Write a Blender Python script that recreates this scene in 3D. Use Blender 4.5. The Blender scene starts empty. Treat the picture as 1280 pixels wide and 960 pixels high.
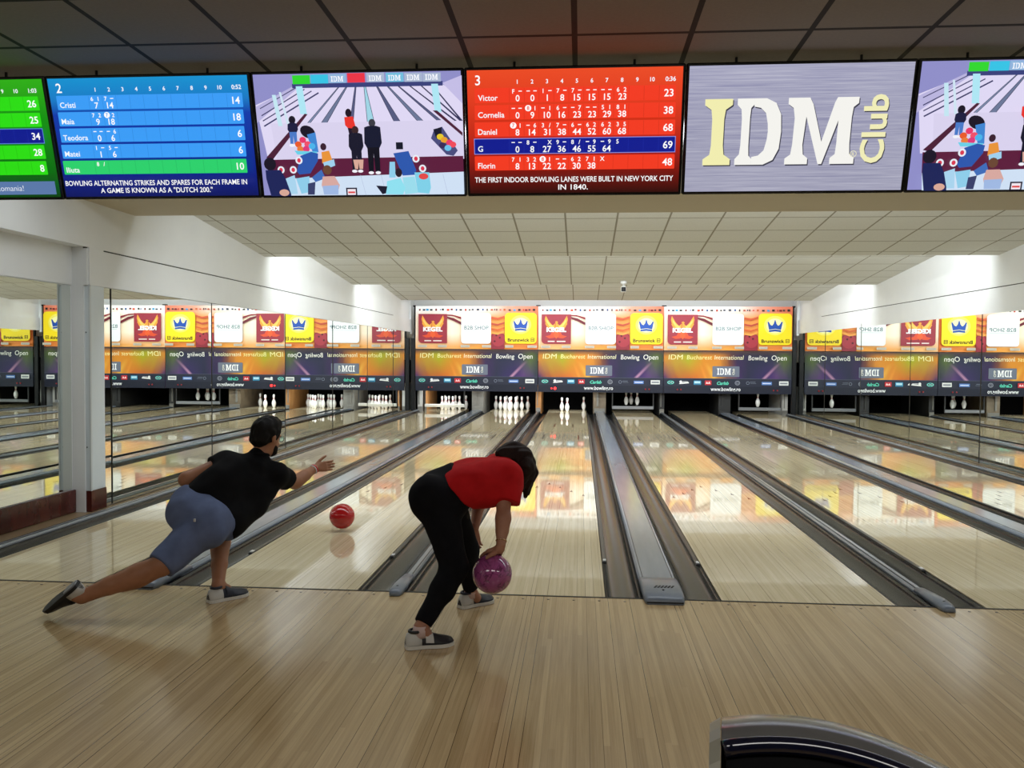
import bpy, math, random
import numpy as np
from mathutils import Vector, Matrix
random.seed(7)
scene = bpy.context.scene
COL = scene.collection
PI = math.pi

# ------------------------------------------------------------------ materials
def srgb(h):
    if isinstance(h, str):
        h = h.lstrip('#'); c = [int(h[i:i+2], 16)/255 for i in (0, 2, 4)]
    else:
        c = [v/255 for v in h]
    return tuple((v/12.92 if v <= .04045 else ((v+.055)/1.055)**2.4) for v in c)

_M = {}
def mat(name, color, rough=.5, metal=0., spec=.5, coat=0., coat_rough=.05, emit=0.):
    if name in _M: return _M[name]
    m = bpy.data.materials.new(name); m.use_nodes = True
    b = m.node_tree.nodes['Principled BSDF']
    c = srgb(color) if isinstance(color, (str,)) else color
    b.inputs['Base Color'].default_value = (*c, 1)
    b.inputs['Roughness'].default_value = rough
    b.inputs['Metallic'].default_value = metal
    b.inputs['Specular IOR Level'].default_value = spec
    b.inputs['Coat Weight'].default_value = coat
    b.inputs['Coat Roughness'].default_value = coat_rough
    if emit:
        b.inputs['Emission Color'].default_value = (*c, 1)
        b.inputs['Emission Strength'].default_value = emit
    _M[name] = m
    return m

class N:
    """tiny node-graph helper"""
    def __init__(s, m):
        s.t = m.node_tree; s.n = s.t.nodes; s.b = s.n['Principled BSDF']
    def new(s, typ, **kw):
        nd = s.n.new(typ)
        for k, v in kw.items(): setattr(nd, k, v)
        return nd
    def link(s, a, b): s.t.links.new(a, b)
    def val(s, sock, v):
        if hasattr(v, 'default_value') or hasattr(v, 'is_linked'): s.link(v, sock)
        else: sock.default_value = v
    def math(s, op, a, b=0., c=None):
        nd = s.new('ShaderNodeMath', operation=op)
        s.val(nd.inputs[0], a); s.val(nd.inputs[1], b)
        if c is not None: s.val(nd.inputs[2], c)
        return nd.outputs[0]
    def mix(s, f, a, b, blend='MIX'):
        nd = s.new('ShaderNodeMix', data_type='RGBA', blend_type=blend)
        s.val(nd.inputs[0], f)
        for i, v in ((6, a), (7, b)):
            if isinstance(v, tuple): nd.inputs[i].default_value = (*v[:3], 1)
            else: s.link(v, nd.inputs[i])
        return nd.outputs[2]
    def coords(s, kind='Object'):
        tc = s.new('ShaderNodeTexCoord'); sp = s.new('ShaderNodeSeparateXYZ')
        s.link(tc.outputs[kind], sp.inputs[0])
        return tc.outputs[kind], sp.outputs
    def noise(s, vec, scale, detail=3., rough=.5):
        nd = s.new('ShaderNodeTexNoise'); s.link(vec, nd.inputs['Vector'])
        nd.inputs['Scale'].default_value = scale; nd.inputs['Detail'].default_value = detail
        nd.inputs['Roughness'].default_value = rough
        return nd.outputs['Fac']
    def vec(s, x, y, z=0.):
        nd = s.new('ShaderNodeCombineXYZ')
        s.val(nd.inputs[0], x); s.val(nd.inputs[1], y); s.val(nd.inputs[2], z)
        return nd.outputs[0]
    def ramp(s, f, stops):
        nd = s.new('ShaderNodeValToRGB'); s.link(f, nd.inputs[0])
        e = nd.color_ramp.elements
        while len(e) < len(stops): e.new(.5)
        for k, (p, c) in enumerate(stops):
            e[k].position = p; e[k].color = (*c, 1)
        return nd.outputs[0]
    def maprange(s, v, a, b, c=0., d=1.):
        nd = s.new('ShaderNodeMapRange'); s.link(v, nd.inputs[0])
        for i, q in enumerate((a, b, c, d)): nd.inputs[i+1].default_value = q
        return nd.outputs[0]

def wood_boards(name, c_lo, c_hi, rough, line=.5, board=.0268, seamlen=.0):
    m = mat(name, c_hi, rough); g = N(m)
    obj_v, (x, y, z) = g.coords('Object')
    xb = g.math('DIVIDE', x, board)
    idx = g.math('FLOOR', xb)
    wn = g.new('ShaderNodeTexWhiteNoise', noise_dimensions='1D'); g.link(idx, wn.inputs['W'])
    r = wn.outputs['Value']
    # each board is cut into lengths; every length has its own tone
    yl = g.math('FLOOR', g.math('ADD', g.math('DIVIDE', y, 2.6), g.math('MULTIPLY', r, 7.3)))
    wn2 = g.new('ShaderNodeTexWhiteNoise', noise_dimensions='2D')
    g.link(g.vec(idx, yl), wn2.inputs['Vector'])
    r2 = wn2.outputs['Value']
    grain = g.noise(g.vec(g.math('MULTIPLY', x, 90.), g.math('MULTIPLY', y, 2.2), r), 1.0, 4, .6)
    big = g.noise(obj_v, .8, 2)
    t = g.math('ADD', g.math('MULTIPLY', r2, .26), g.math('MULTIPLY', grain, .58))
    t = g.math('ADD', t, g.math('MULTIPLY', big, .16))
    col = g.ramp(t, [(.18, srgb(c_lo)), (.82, srgb(c_hi))])
    fr = g.math('FRACT', xb)
    edge = g.math('MINIMUM', fr, g.math('SUBTRACT', 1., fr))
    # open seams: only some board joints are dark and wide
    seam = g.math('LESS_THAN', edge, .05)
    wn3 = g.new('ShaderNodeTexWhiteNoise', noise_dimensions='1D')
    g.link(g.math('ROUND', xb), wn3.inputs['W'])
    dark = g.math('MULTIPLY', seam, g.maprange(wn3.outputs['Value'], .6, .95, .10, line))
    col = g.mix(dark, col, srgb('#3a2616'))
    g.link(col, g.b.inputs['Base Color'])
    bump = g.new('ShaderNodeBump'); bump.inputs['Strength'].default_value = .02; bump.inputs['Distance'].default_value = .001
    g.link(g.math('SUBTRACT', g.noise(g.vec(g.math('MULTIPLY', x, 30.), g.math('MULTIPLY', y, .7), 0.), 1., 2), dark), bump.inputs['Height'])
    g.link(bump.outputs[0], g.b.inputs['Normal'])
    rr = g.math('ADD', rough*.8, g.math('MULTIPLY', g.noise(obj_v, 2.5, 3), rough*.4))
    g.link(rr, g.b.inputs['Roughness'])
    return m

def tiles(name, c, line, size=.625, w=.022, rough=.85, ox=0., oy=0.):
    m = mat(name, c, rough, spec=.2); g = N(m)
    v, (x, y, z) = g.coords('Object')
    ds = []
    for q, o in ((x, ox), (y, oy)):
        f = g.math('FRACT', g.math('DIVIDE', g.math('ADD', q, o), size))
        e = g.math('MINIMUM', f, g.math('SUBTRACT', 1., f))
        ds.append(g.math('LESS_THAN', e, w/size/2))
    k = g.math('MAXIMUM', *ds)
    sp = g.noise(v, 60., 2)
    base = g.mix(g.maprange(sp, .35, .7), tuple(q*.93 for q in srgb(c)), srgb(c))
    g.link(g.mix(k, base, srgb(line)), g.b.inputs['Base Color'])
    return m

def mottled(name, c1, c2, scale, rough, metal=0., stretch=(1, 1, 1), spec=.5):
    m = mat(name, c1, rough, metal, spec); g = N(m)
    v, (x, y, z) = g.coords('Object')
    q = g.vec(g.math('MULTIPLY', x, stretch[0]), g.math('MULTIPLY', y, stretch[1]), g.math('MULTIPLY', z, stretch[2]))
    f = g.noise(q, scale, 4, .6)
    g.link(g.ramp(f, [(.3, srgb(c1)), (.7, srgb(c2))]), g.b.inputs['Base Color'])
    return m

# ------------------------------------------------------------------ mesh builder
class MB:
    def __init__(s): s.v = []; s.f = []; s.m = []; s.mi = 0; s.smooth = []; s.sm = False
    def add(s, verts, faces, mi=None, smooth=None):
        o = len(s.v); s.v += [tuple(map(float, q)) for q in verts]
        for f in faces:
            s.f.append(tuple(o+int(i) for i in f)); s.m.append(s.mi if mi is None else mi)
            s.smooth.append(s.sm if smooth is None else smooth)
        return s
    def box(s, lo, hi, mi=None, bev=0.):
        x0, y0, z0 = lo; x1, y1, z1 = hi
        if bev <= 0:
            v = [(x0,y0,z0),(x1,y0,z0),(x1,y1,z0),(x0,y1,z0),(x0,y0,z1),(x1,y0,z1),(x1,y1,z1),(x0,y1,z1)]
            return s.add(v, [(0,3,2,1),(4,5,6,7),(0,1,5,4),(1,2,6,5),(2,3,7,6),(3,0,4,7)], mi)
        b = min(bev, (x1-x0)/2.01, (y1-y0)/2.01, (z1-z0)/2.01)
        v = []; idx = {}
        for i, (xa, sx) in enumerate(((x0, 1), (x1, -1))):
            for j, (ya, sy) in enumerate(((y0, 1), (y1, -1))):
                for k, (za, sz) in enumerate(((z0, 1), (z1, -1))):
                    for a in range(3):
                        p = [xa+sx*b, ya+sy*b, za+sz*b]; p[a] = (xa, ya, za)[a]
                        idx[i,j,k,a] = len(v); v.append(tuple(p))
        F = []
        for a in range(3):
            o1, o2 = [q for q in range(3) if q != a]
            for side in (0, 1):
                c = []
                for u, w in ((0,0),(1,0),(1,1),(0,1)):
                    key = [0,0,0]; key[a] = side; key[o1] = u; key[o2] = w
                    c.append(idx[(*key, a)])
                F.append(tuple(c))
        for a in range(3):                                  # edges along a
            o1, o2 = [q for q in range(3) if q != a]
            for u in (0, 1):
                for w in (0, 1):
                    k0 = [0,0,0]; k0[o1] = u; k0[o2] = w
                    k1 = list(k0); k1[a] = 1
                    F.append((idx[(*k0,o1)], idx[(*k1,o1)], idx[(*k1,o2)], idx[(*k0,o2)]))
        for i in (0,1):
            for j in (0,1):
                for k in (0,1): F.append((idx[i,j,k,0], idx[i,j,k,1], idx[i,j,k,2]))
        return s.add(v, F, mi)
    def extrude_y(s, prof, y0, y1, mi=None, closed=True, caps=True, smooth=None):
        """prof: list of (x,z)"""
        n = len(prof)
        v = [(x, y0, z) for x, z in prof]+[(x, y1, z) for x, z in prof]
        F = [(i, (i+1) % n, n+(i+1) % n, n+i) for i in range(n if closed else n-1)]
        s.add(v, F, mi, smooth)
        if caps and closed:
            s.add(v[:n], [tuple(range(n))], mi, False); s.add(v[n:], [tuple(reversed(range(n)))], mi, False)
        return s
    def loft(s, rings, mi=None, caps=True, smooth=True, closed=True):
        n = len(rings[0]); v = [p for r in rings for p in r]
        F = []
        for k in range(len(rings)-1):
            for i in range(n if closed else n-1):
                F.append((k*n+i, k*n+(i+1) % n, (k+1)*n+(i+1) % n, (k+1)*n+i))
        if caps and closed: F += [tuple(reversed(range(n))), tuple(range((len(rings)-1)*n, len(rings)*n))]
        return s.add(v, F, mi, smooth)
    def lathe(s, prof, c=(0,0,0), axis='z', n=20, mi=None, smooth=True):
        """prof: list of (radius, height)"""
        rings = []
        for r, h in prof:
            ring = []
            for i in range(n):
                a = 2*PI*i/n; q = (r*math.cos(a), r*math.sin(a), h)
                if axis == 'y': q = (q[0], q[2], q[1])
                if axis == 'x': q = (q[2], q[0], q[1])
                ring.append((c[0]+q[0], c[1]+q[1], c[2]+q[2]))
            rings.append(ring)
        return s.loft(rings, mi, True, smooth)
    def tube(s, pts, r, n=10, mi=None, closed=False):
        pts = [Vector(p) for p in pts]; rings = []
        up = Vector((0, 0, 1)); m = len(pts)
        for i, p in enumerate(pts):
            if closed: d = pts[(i+1) % m]-pts[i-1]
            else: d = pts[min(i+1, m-1)]-pts[max(i-1, 0)]
            d.normalize()
            a = d.cross(up) if abs(d.dot(up)) < .98 else d.cross(Vector((1, 0, 0)))
            a.normalize(); b = a.cross(d)
            rr = r[i] if isinstance(r, (list, tuple)) else r
            rings.append([p+(a*math.cos(t)+b*math.sin(t))*rr for t in [2*PI*k/n for k in range(n)]])
        if closed: rings.append(rings[0])
        return s.loft(rings, mi, not closed, True)
    def ball(s, c, r, mi=None, n=24, sq=(1, 1, 1)):
        rings = []
        for j in range(1, n//2):
            t = PI*j/(n//2)
            rings.append([(c[0]+sq[0]*r*math.sin(t)*math.cos(2*PI*i/n), c[1]+sq[1]*r*math.sin(t)*math.sin(2*PI*i/n), c[2]-sq[2]*r*math.cos(t)) for i in range(n)])
        return s.loft(rings, mi, True, True)

def tag(o, label=None, cat=None, group=None, kind=None):
    if label: o['label'] = label
    if cat: o['category'] = cat
    if group: o['group'] = group
    if kind: o['kind'] = kind
    return o
def obj(name, mb, mats, parent=None, loc=None, fix=True):
    me = bpy.data.meshes.new(name)
    me.from_pydata(mb.v, [], mb.f)
    if not isinstance(mats, (list, tuple)): mats = [mats]
    for m in mats: me.materials.append(m)
    me.polygons.foreach_set('material_index', mb.m)
    me.polygons.foreach_set('use_smooth', mb.smooth)
    if fix:
        import bmesh
        bm = bmesh.new(); bm.from_mesh(me)
        bmesh.ops.recalc_face_normals(bm, faces=bm.faces[:])
        bm.to_mesh(me); bm.free()
    me.update()
    o = bpy.data.objects.new(name, me); COL.objects.link(o)
    if parent: o.parent = parent
    if loc: o.location = loc
    return o
def empty(name, loc=(0,0,0), rz=0., label=None, cat=None, group=None):
    o = bpy.data.objects.new(name, None); COL.objects.link(o)
    o.empty_display_size = .1
    o.location = loc; o.rotation_euler = (0, 0, rz)
    return tag(o, label, cat, group)
def copy_tree(o, parent=None):
    kids = [c for c in bpy.data.objects if c.parent == o]
    c = o.copy(); COL.objects.link(c); c.parent = parent
    for k in kids: copy_tree(k, c)
    return c
def struct(name, mb, m, parent=None, label=None, cat=None):
    o = obj(name, mb, m, parent)
    if parent is None: o['kind'] = 'structure'
    return tag(o, label, cat)

# ------------------------------------------------------------------ flat print / display canvas
_T = {}
def text_geo(txt, bold=0., shear=0., spacing=1.):
    """unit-height lettering: list of verts (x, y) with cap height about .73, faces, width"""
    k = (txt, bold, shear, spacing)
    if k in _T: return _T[k]
    cu = bpy.data.curves.new('lettering', 'FONT'); cu.body = txt; cu.size = 1.; cu.offset = bold; cu.shear = shear
    cu.space_character = spacing; cu.resolution_u = 3
    ob = bpy.data.objects.new('lettering', cu); COL.objects.link(ob)
    me = bpy.data.meshes.new_from_object(ob.evaluated_get(bpy.context.evaluated_depsgraph_get()))
    vs = [(v.co.x, v.co.y) for v in me.vertices]; fs = [tuple(p.vertices) for p in me.polygons]
    bpy.data.objects.remove(ob); bpy.data.curves.remove(cu); bpy.data.meshes.remove(me)
    w0 = min([q[0] for q in vs], default=0); w1 = max([q[0] for q in vs], default=0)
    _T[k] = (vs, fs, w0, w1)
    return _T[k]

class Canvas:
    """a flat printed or lit picture: w x h units, origin top-left, drawn at real size W x H metres in the local xz plane facing -y"""
    def __init__(s, w, h, W, H, step=.0006, flip=False):
        s.w, s.h, s.W, s.H = w, h, W, H; s.step = step; s.d = 0.
        s.mb = MB(); s.mats = []; s.keys = {}
    def mi(s, c):
        if c not in s.keys: s.keys[c] = len(s.mats); s.mats.append(s.make(c))
        return s.keys[c]
    def make(s, c): raise NotImplementedError
    def P(s, x, y): return ((x/s.w-.5)*s.W, -s.d, (.5-y/s.h)*s.H)
    def poly(s, pts, c):
        s.d += s.step
        s.mb.add([s.P(*p) for p in pts], [tuple(range(len(pts)))], s.mi(c), False); return s
    def rect(s, x0, y0, x1, y1, c, r=0., corners=(1,1,1,1)):
        if r <= 0: return s.poly([(x0,y0),(x1,y0),(x1,y1),(x0,y1)], c)
        pts = []
        for k, (cx, cy, a) in enumerate(((x0+r,y0+r,PI),(x1-r,y0+r,1.5*PI),(x1-r,y1-r,0),(x0+r,y1-r,.5*PI))):
            if not corners[k]:
                pts.append(((x0,y0),(x1,y0),(x1,y1),(x0,y1))[k]); continue
            for i in range(6):
                t = a+i/5*PI/2; pts.append((cx+r*math.cos(t), cy+r*math.sin(t)))
        return s.poly(pts, c)
    def ell(s, cx, cy, rx, ry, c, n=20, rot=0.):
        pts = []
        for i in range(n):
            a = 2*PI*i/n; x, y = rx*math.cos(a), ry*math.sin(a)
            pts.append((cx+x*math.cos(rot)-y*math.sin(rot), cy+x*math.sin(rot)+y*math.cos(rot)))
        return s.poly(pts, c)
    def ring(s, cx, cy, rx, ry, t, c, n=20):
        s.d += s.step
        v = []; 
        for i in range(n):
            a = 2*PI*i/n
            v += [s.P(cx+rx*math.cos(a), cy+ry*math.sin(a)), s.P(cx+(rx-t)*math.cos(a), cy+(ry-t)*math.sin(a))]
        F = [(2*i, 2*((i+1) % n), 2*((i+1) % n)+1, 2*i+1) for i in range(n)]
        s.mb.add(v, F, s.mi(c), False); return s
    def line(s, x0, y0, x1, y1, t, c):
        L = math.hypot(x1-x0, y1-y0) or 1; nx, ny = -(y1-y0)/L*t/2, (x1-x0)/L*t/2
        return s.poly([(x0+nx,y0+ny),(x1+nx,y1+ny),(x1-nx,y1-ny),(x0-nx,y0-ny)], c)
    def text(s, x, y, txt, size, c, align='l', bold=.0, fit=None, shear=0., spacing=1., rot=0., squash=1.):
        """baseline at y; size = letter em in canvas units; fit = total width in canvas units"""
        vs, fs, w0, w1 = text_geo(txt, bold, shear, spacing)
        if not fs: return s
        sx = size*squash
        if fit: sx = fit/(w1-w0)
        W = (w1-w0)*sx
        ox = {'l': 0, 'c': -W/2, 'r': -W}[align]
        s.d += s.step
        pts = []
        cr, sr = math.cos(rot), math.sin(rot)
        for a, b in vs:
            u = ox+(a-w0)*sx; v = -b*size
            pts.append(s.P(x+u*cr-v*sr, y+u*sr+v*cr))
        s.mb.add(pts, fs, s.mi(c), False); return s
    def build(s, name, parent, first=None):
        return obj(name, s.mb, s.mats, parent, fix=False)
class Print(Canvas):
    gloss = .45
    def make(s, c):
        if not isinstance(c, str): return c
        return mat('print_'+c.lstrip('#'), c, s.gloss, spec=.3)
class Lit(Canvas):
    strength = 1.
    def make(s, c):
        if not isinstance(c, str): return c
        k = 'lit_'+c.lstrip('#')
        if k in _M: return _M[k]
        m = bpy.data.materials.new(k); m.use_nodes = True
        b = m.node_tree.nodes['Principled BSDF']
        b.inputs['Base Color'].default_value = (.01, .01, .01, 1); b.inputs['Roughness'].default_value = .35
        b.inputs['Specular IOR Level'].default_value = .25
        b.inputs['Emission Color'].default_value = (*srgb(c), 1); b.inputs['Emission Strength'].default_value = s.strength
        _M[k] = m
        return m

# slab-serif capitals of the house logo, on a 100-high grid
LOGO = {
 'I': (92, [[(0,0),(92,0),(92,9),(70,16),(66,30),(66,70),(70,84),(92,91),(92,100),(0,100),(0,91),(22,84),(26,70),(26,30),(22,16),(0,9)]]),
 'D': (150, [[(0,0),(56,0),(56,9),(46,14),(44,28),(44,72),(46,86),(56,91),(56,100),(0,100),(0,91),(14,84),(17,70),(17,30),(14,16),(0,9)],
             [(56,0),(96,0),(128,7),(146,24),(150,50),(146,76),(128,93),(96,100),(56,100),(56,88),(78,86),(96,78),(104,62),(106,50),(104,38),(96,22),(78,14),(56,12)]]),
 'M': (230, [[(0,0),(70,0),(82,10),(118,66),(152,8),(160,0),(230,0),(230,9),(214,15),(211,30),(211,70),(214,85),(230,91),(230,100),(150,100),(150,91),(166,85),(168,70),(168,34),(124,100),(112,100),(62,28),(56,70),(60,85),(76,91),(76,100),(0,100),(0,91),(18,85),(22,70),(24,30),(18,15),(0,9)]]),
}
def logo(cv, x, y, w, h, c):
    """draws the three capitals into x..x+w, y..y+h"""
    tot = 92+16+150+18+230
    ox = 0
    for ch in 'IDM':
        adv, polys = LOGO[ch]
        for pl in polys:
            # concave outline: triangulate through a temporary tessellation
            from mathutils.geometry import tessellate_polygon
            tri = tessellate_polygon([[Vector((a, b, 0)) for a, b in pl]])
            cv.d += cv.step
            cv.mb.add([cv.P(x+(ox+a)/tot*w, y+b/100*h) for a, b in pl], tri, cv.mi(c), False)
        ox += adv+(16 if ch == 'I' else 18)
def shape(cv, pts, c):
    from mathutils.geometry import tessellate_polygon
    tri = tessellate_polygon([[Vector((a, b, 0)) for a, b in pts]])
    cv.d += cv.step
    cv.mb.add([cv.P(a, b) for a, b in pts], tri, cv.mi(c), False)
# ------------------------------------------------------------------ plan of the hall (metres; y runs down the lanes, foul line at y = 0)
LW = 1.0541                      # lane width
WIDE, NARROW = .728, .543        # the two kinds of strip between lanes (gutter + capping + gutter)
GUT = .235
XL, XR = -5.22, 5.235             # mirror planes
LANES = {}
for i, c in enumerate((-3.38, 0., 3.38)):
    LANES['ABCDEF'[2*i]] = c-WIDE/2-LW/2
    LANES['ABCDEF'[2*i+1]] = c+WIDE/2+LW/2
LANE_END = 19.15
LANE_SAY = {'A': 'the leftmost lane along the mirrors', 'B': 'the lane with the rolling red ball', 'C': 'the lane straight ahead of the bowler in red',
            'D': 'the lane just right of the central grey capping', 'E': 'the second lane from the right mirrors', 'F': 'the rightmost lane beside the mirrors'}

white_paint = mottled('white_paint', '#e3e5e6', '#eaecec', 1.2, .6)
beam_paint = mat('beam_paint', '#c0b59d', .7)
dark_room = mottled('dim_wall_paint', '#6f675c', '#7d7468', 1.5, .8)
lane_wood = wood_boards('lane_maple', '#bfae88', '#e6d7b6', .035, .8)
approach_wood = wood_boards('approach_maple', '#9c8259', '#d2b88c', .15, 1.)
strip_wood = mat('edge_strip_wood', '#8a7558', .35)
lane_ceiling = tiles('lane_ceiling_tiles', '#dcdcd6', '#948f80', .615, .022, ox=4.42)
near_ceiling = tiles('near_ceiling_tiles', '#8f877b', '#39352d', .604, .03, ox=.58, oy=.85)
black = mat('black_plastic', '#08080a', .5, spec=.3)
pit_black = mat('pit_black', '#060606', .8, spec=.1)
gutter_mat = mottled('gutter_plastic', '#17191a', '#202224', 3., .24, stretch=(1, .1, 1))
cap_metal = mottled('capping_grey', '#8d949c', '#9fa5ab', 2., .22, .25, (3, .2, 1))
cap_wide_mat = mottled('wide_capping', '#7c8794', '#8d97a3', 2., .16, .0, (3, .3, 1))
hood_blue = mottled('capping_end_plastic', '#6e7885', '#7d8793', 8., .28)
groove = mat('groove_dark', '#23231f', .7)
rail_mat = mat('bumper_rail_black', '#26282a', .3)
white_plastic = mat('white_plastic', '#e8e8e6', .35)

# ---- floor and lanes
mb = MB(); mb.box((-5.6, -9., -.12), (5.7, 0., 0.)); struct('floor', mb, approach_wood)
mb = MB(); mb.box((-5.6, -.011, -.05), (5.7, .011, .0016))
struct('trim_1', mb, groove)
mb = MB(); mb.box((-5.6, .0, -.2), (5.7, 20.6, -.11)); struct('floor.001', mb, pit_black)
for k, (x0, x1) in enumerate(((-5.6, -5.115), (5.115, 5.3))):
    mb = MB(); mb.box((x0, .012, -.12), (x1, 18.3, -.004)); struct('trim_%d' % (k+2), mb, strip_wood)
marker_mat = mat('lane_marker_brown', '#6b4f30', .12)
dash = None
for k, x in LANES.items():
    mb = MB(); mb.box((-LW/2, .012, -.11), (LW/2, LANE_END, 0.))
    ln = obj('bowling_lane', mb, lane_wood, loc=(x, 0, 0))
    tag(ln, {'A': 'glossy pale maple lane running right along the left mirrors', 'B': 'glossy maple lane with the red ball rolling on it, left of the bowler in red',
             'C': 'glossy maple lane ahead of the bowler in red with three standing pins at its end', 'D': 'glossy maple lane along the right side of the wide central grey capping',
             'E': 'glossy maple lane ending in the fully black pin pit', 'F': 'glossy maple lane running right along the right mirrors'}[k], 'bowling lane', 'bowling lanes')
    if dash is None:
        m_ = MB(); m_.box((-.013, -.45, 0.), (.013, .45, .0008)); dash = obj('marker_dash', m_, marker_mat, ln)
        m_ = MB(); m_.add([(-.018, -.075, .0006), (.018, -.075, .0006), (0, .075, .0006)], [(0, 1, 2)]); arrow = obj('aiming_arrow', m_, marker_mat, ln)
        spare = [dash, arrow]
    def place(src, x_, y_):
        if src in spare: o_ = src; spare.remove(src)
        else: o_ = src.copy(); COL.objects.link(o_)
        o_.parent = ln; o_.location = (x_, y_, 0)
    for px, py in ((-.33, 10.75), (.33, 10.75), (-.2, 13.45), (.2, 13.45)): place(dash, px, py)
    for j in range(-3, 4): place(arrow, j*.134, 4.82-abs(j)*.27)
# screw heads along the foul line
mb = MB()
for i in range(64):
    x = -5.0+i*.1585
    mb.lathe([(.009, 0.), (.009, .0012), (.0, .0013)], (x, -.075, 0.), n=8)
struct('trim_4', mb, mat('screw_brown', '#4a3a26', .5))

# ---- gutters, cappings
def gutter(x0, x1, label, rail=None):
    w = x1-x0
    top = []
    n = 14
    for i in range(n+1):
        t = i/n; a = PI*t
        top.append((x0+.018+(w-.036)*(.5-.5*math.cos(a)), -.006-.075*math.sin(a)**.8))
    prof = [(x0, -.006)]+top+[(x1, -.006), (x1, -.105), (x0, -.105)]
    mb = MB(); mb.extrude_y(prof, .013, 18.25, closed=True, smooth=False)
    for i in range(len(mb.smooth)): mb.smooth[i] = len(mb.f[i]) == 4
    np_ = len(prof)
    for i in range(np_):
        if i in (0, n+1): mb.m[i] = 1
    g = obj('gutter', mb, [gutter_mat, black])
    tag(g, label, 'gutter', 'lane gutters')
    if rail:
        xr = x0+.022 if rail == 'l' else x1-.022
        mb = MB(); mb.box((xr-.016, .93, -.012), (xr+.016, 17.9, .004), bev=.004)
        r = obj('bumper_rail', mb, rail_mat, g)
        mb = MB(); mb.box((xr-.012, .95, .004), (xr+.012, 1.0, .012), bev=.003)
        tag(obj('end_clip', mb, white_plastic, r), 'white clip at the end of the rail')
    return g
def cap_narrow(x, label, endhood=True, outer=False):
    t = empty('division_capping', (x, 0, 0), 0, label, 'capping', 'narrow division cappings')
    w = .0355
    prof = [(-w, -.1), (-w, .004), (-w*.8, .016), (-w*.35, .021), (w*.35, .021), (w*.8, .016), (w, .004), (w, -.1)]
    mb = MB(); mb.extrude_y(prof, .3 if endhood else .013, 18.25)
    for q in (-.55, .55): mb.box((w*q-.002, .32, .012), (w*q+.002, 18.2, .0225), mi=1)
    obj('rail', mb, [cap_metal, groove], t)
    if endhood:
        rings = []
        for y, ww, h, z in ((-.115, .018, .012, .004), (-.105, .034, .03, .003), (-.06, .043, .042, .002), (.05, .046, .046, .0), (.2, .042, .038, .0), (.36, .037, .026, .0)):
            rings.append([(ww*a, y, z+h*b) for a, b in ((-1, 0), (-1, .55), (-.78, .88), (-.4, 1), (.4, 1), (.78, .88), (1, .55), (1, 0))])
        mb = MB(); mb.loft(rings, 0, True, True)
        mb.lathe([(.008, .0), (.008, .003), (0, .0035)], (0, -.02, .043), n=10, mi=1)
        obj('end_cap', mb, [hood_blue, black], t)
    return t
def cap_wide(x, label):
    t = empty('ball_track_capping', (x, 0, 0), 0, label, 'capping', 'wide ball track cappings')
    w = .1275
    prof = [(-w, -.1), (-w, .006), (-w+.012, .022), (-w+.03, .026), (w-.03, .026), (w-.012, .022), (w, .006), (w, -.1)]
    mb = MB(); mb.extrude_y(prof, .25, 18.1)
    for q in (-1, 1): mb.box((q*(w-.028)-.002, .35, .02), (q*(w-.028)+.002, 18., .0272), mi=1)
    obj('top_cover', mb, [cap_wide_mat, groove], t)
    rings = []
    def ring(y, ww, h, z0=0.): return [(ww*a, y, z0+h*b) for a, b in ((-1, 0), (-1, .5), (-.96, .8), (-.86, 1), (.86, 1), (.96, .8), (1, .5), (1, 0))]
    for y, ww, h in ((-.118, .096, .006), (-.122, .106, .022), (-.10, .119, .04), (-.02, .127, .052), (.12, .128, .056), (.3, .128, .046), (.42, .1278, .03)):
        rings.append(ring(y, ww, h))
    mb = MB(); mb.loft(rings, 0, True, True)
    obj('end_hood', mb, hood_blue, t)
    mb = MB()
    for i in range(6):
        xx = -.055+i*.021
        mb.loft([[(xx, .07, z_), (xx+.012, .07, z_), (xx+.03, .115, z_+.001), (xx+.018, .115, z_+.001)] for z_ in (.0535, .0568)], 0, True, False)
    obj('vent_slots', mb, black, t)
    mb = MB(); mb.lathe([(.007, 0.), (.007, .0575), (0, .058)], (0, .02, 0), n=10); obj('screw', mb, black, t)
    mb = MB(); mb.box((-.112, -.1235, .010), (.112, -.105, .016)); obj('bumper_strip', mb, black, t)
    return t
H = WIDE/2; c = .129
gutter(-3.38-H, -3.38-c, 'grey gutter on the left of the wide capping behind the man in shorts')
gutter(-3.38+c, -3.38+H, 'grey gutter between the man in shorts and the red ball lane', 'r')
gutter(-H, -c, 'shiny grey gutter along the left side of the wide central capping', 'l')
gutter(c, H, 'shiny grey gutter along the right side of the wide central capping', 'r')
gutter(3.38-H, 3.38-c, 'dark gutter on the left of the wide capping nearest the right mirrors', 'l')
gutter(3.38+c, 3.38+H, 'dark gutter on the right of the wide capping nearest the right mirrors', 'r')
n2 = NARROW/2; cn = .0365
gutter(-1.69-n2, -1.69-cn, 'grey gutter directly left of the narrow capping behind the bowler in red', 'l')
gutter(-1.69+cn, -1.69+n2, 'grey gutter right of the narrow capping, partly behind the legs of the red bowler')
gutter(1.69-n2, 1.69-cn, 'broad dark gutter directly left of the narrow capping in the right half')
gutter(1.69+cn, 1.69+n2, 'dark gutter with black bumper rail directly right of the narrow capping in the right half', 'r')
XO = 3.38+H+LW
gutter(-XO-GUT, -XO, 'dark gutter running under the left mirrors')
gutter(XO, XO+GUT, 'dark gutter running under the right mirrors')
cap_wide(-3.38, 'wide grey ball track capping receding behind the man in shorts')
cap_wide(0., 'wide grey ball track capping with vented rounded end in the middle of the lanes')
cap_wide(3.38, 'wide grey ball track capping running out of the right edge of the picture')
cap_narrow(-1.69, 'narrow silver capping with rounded blue grey end left of the bowler in red')
cap_narrow(1.69, 'narrow silver capping with rounded end standing on the approach at lower right')
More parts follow.
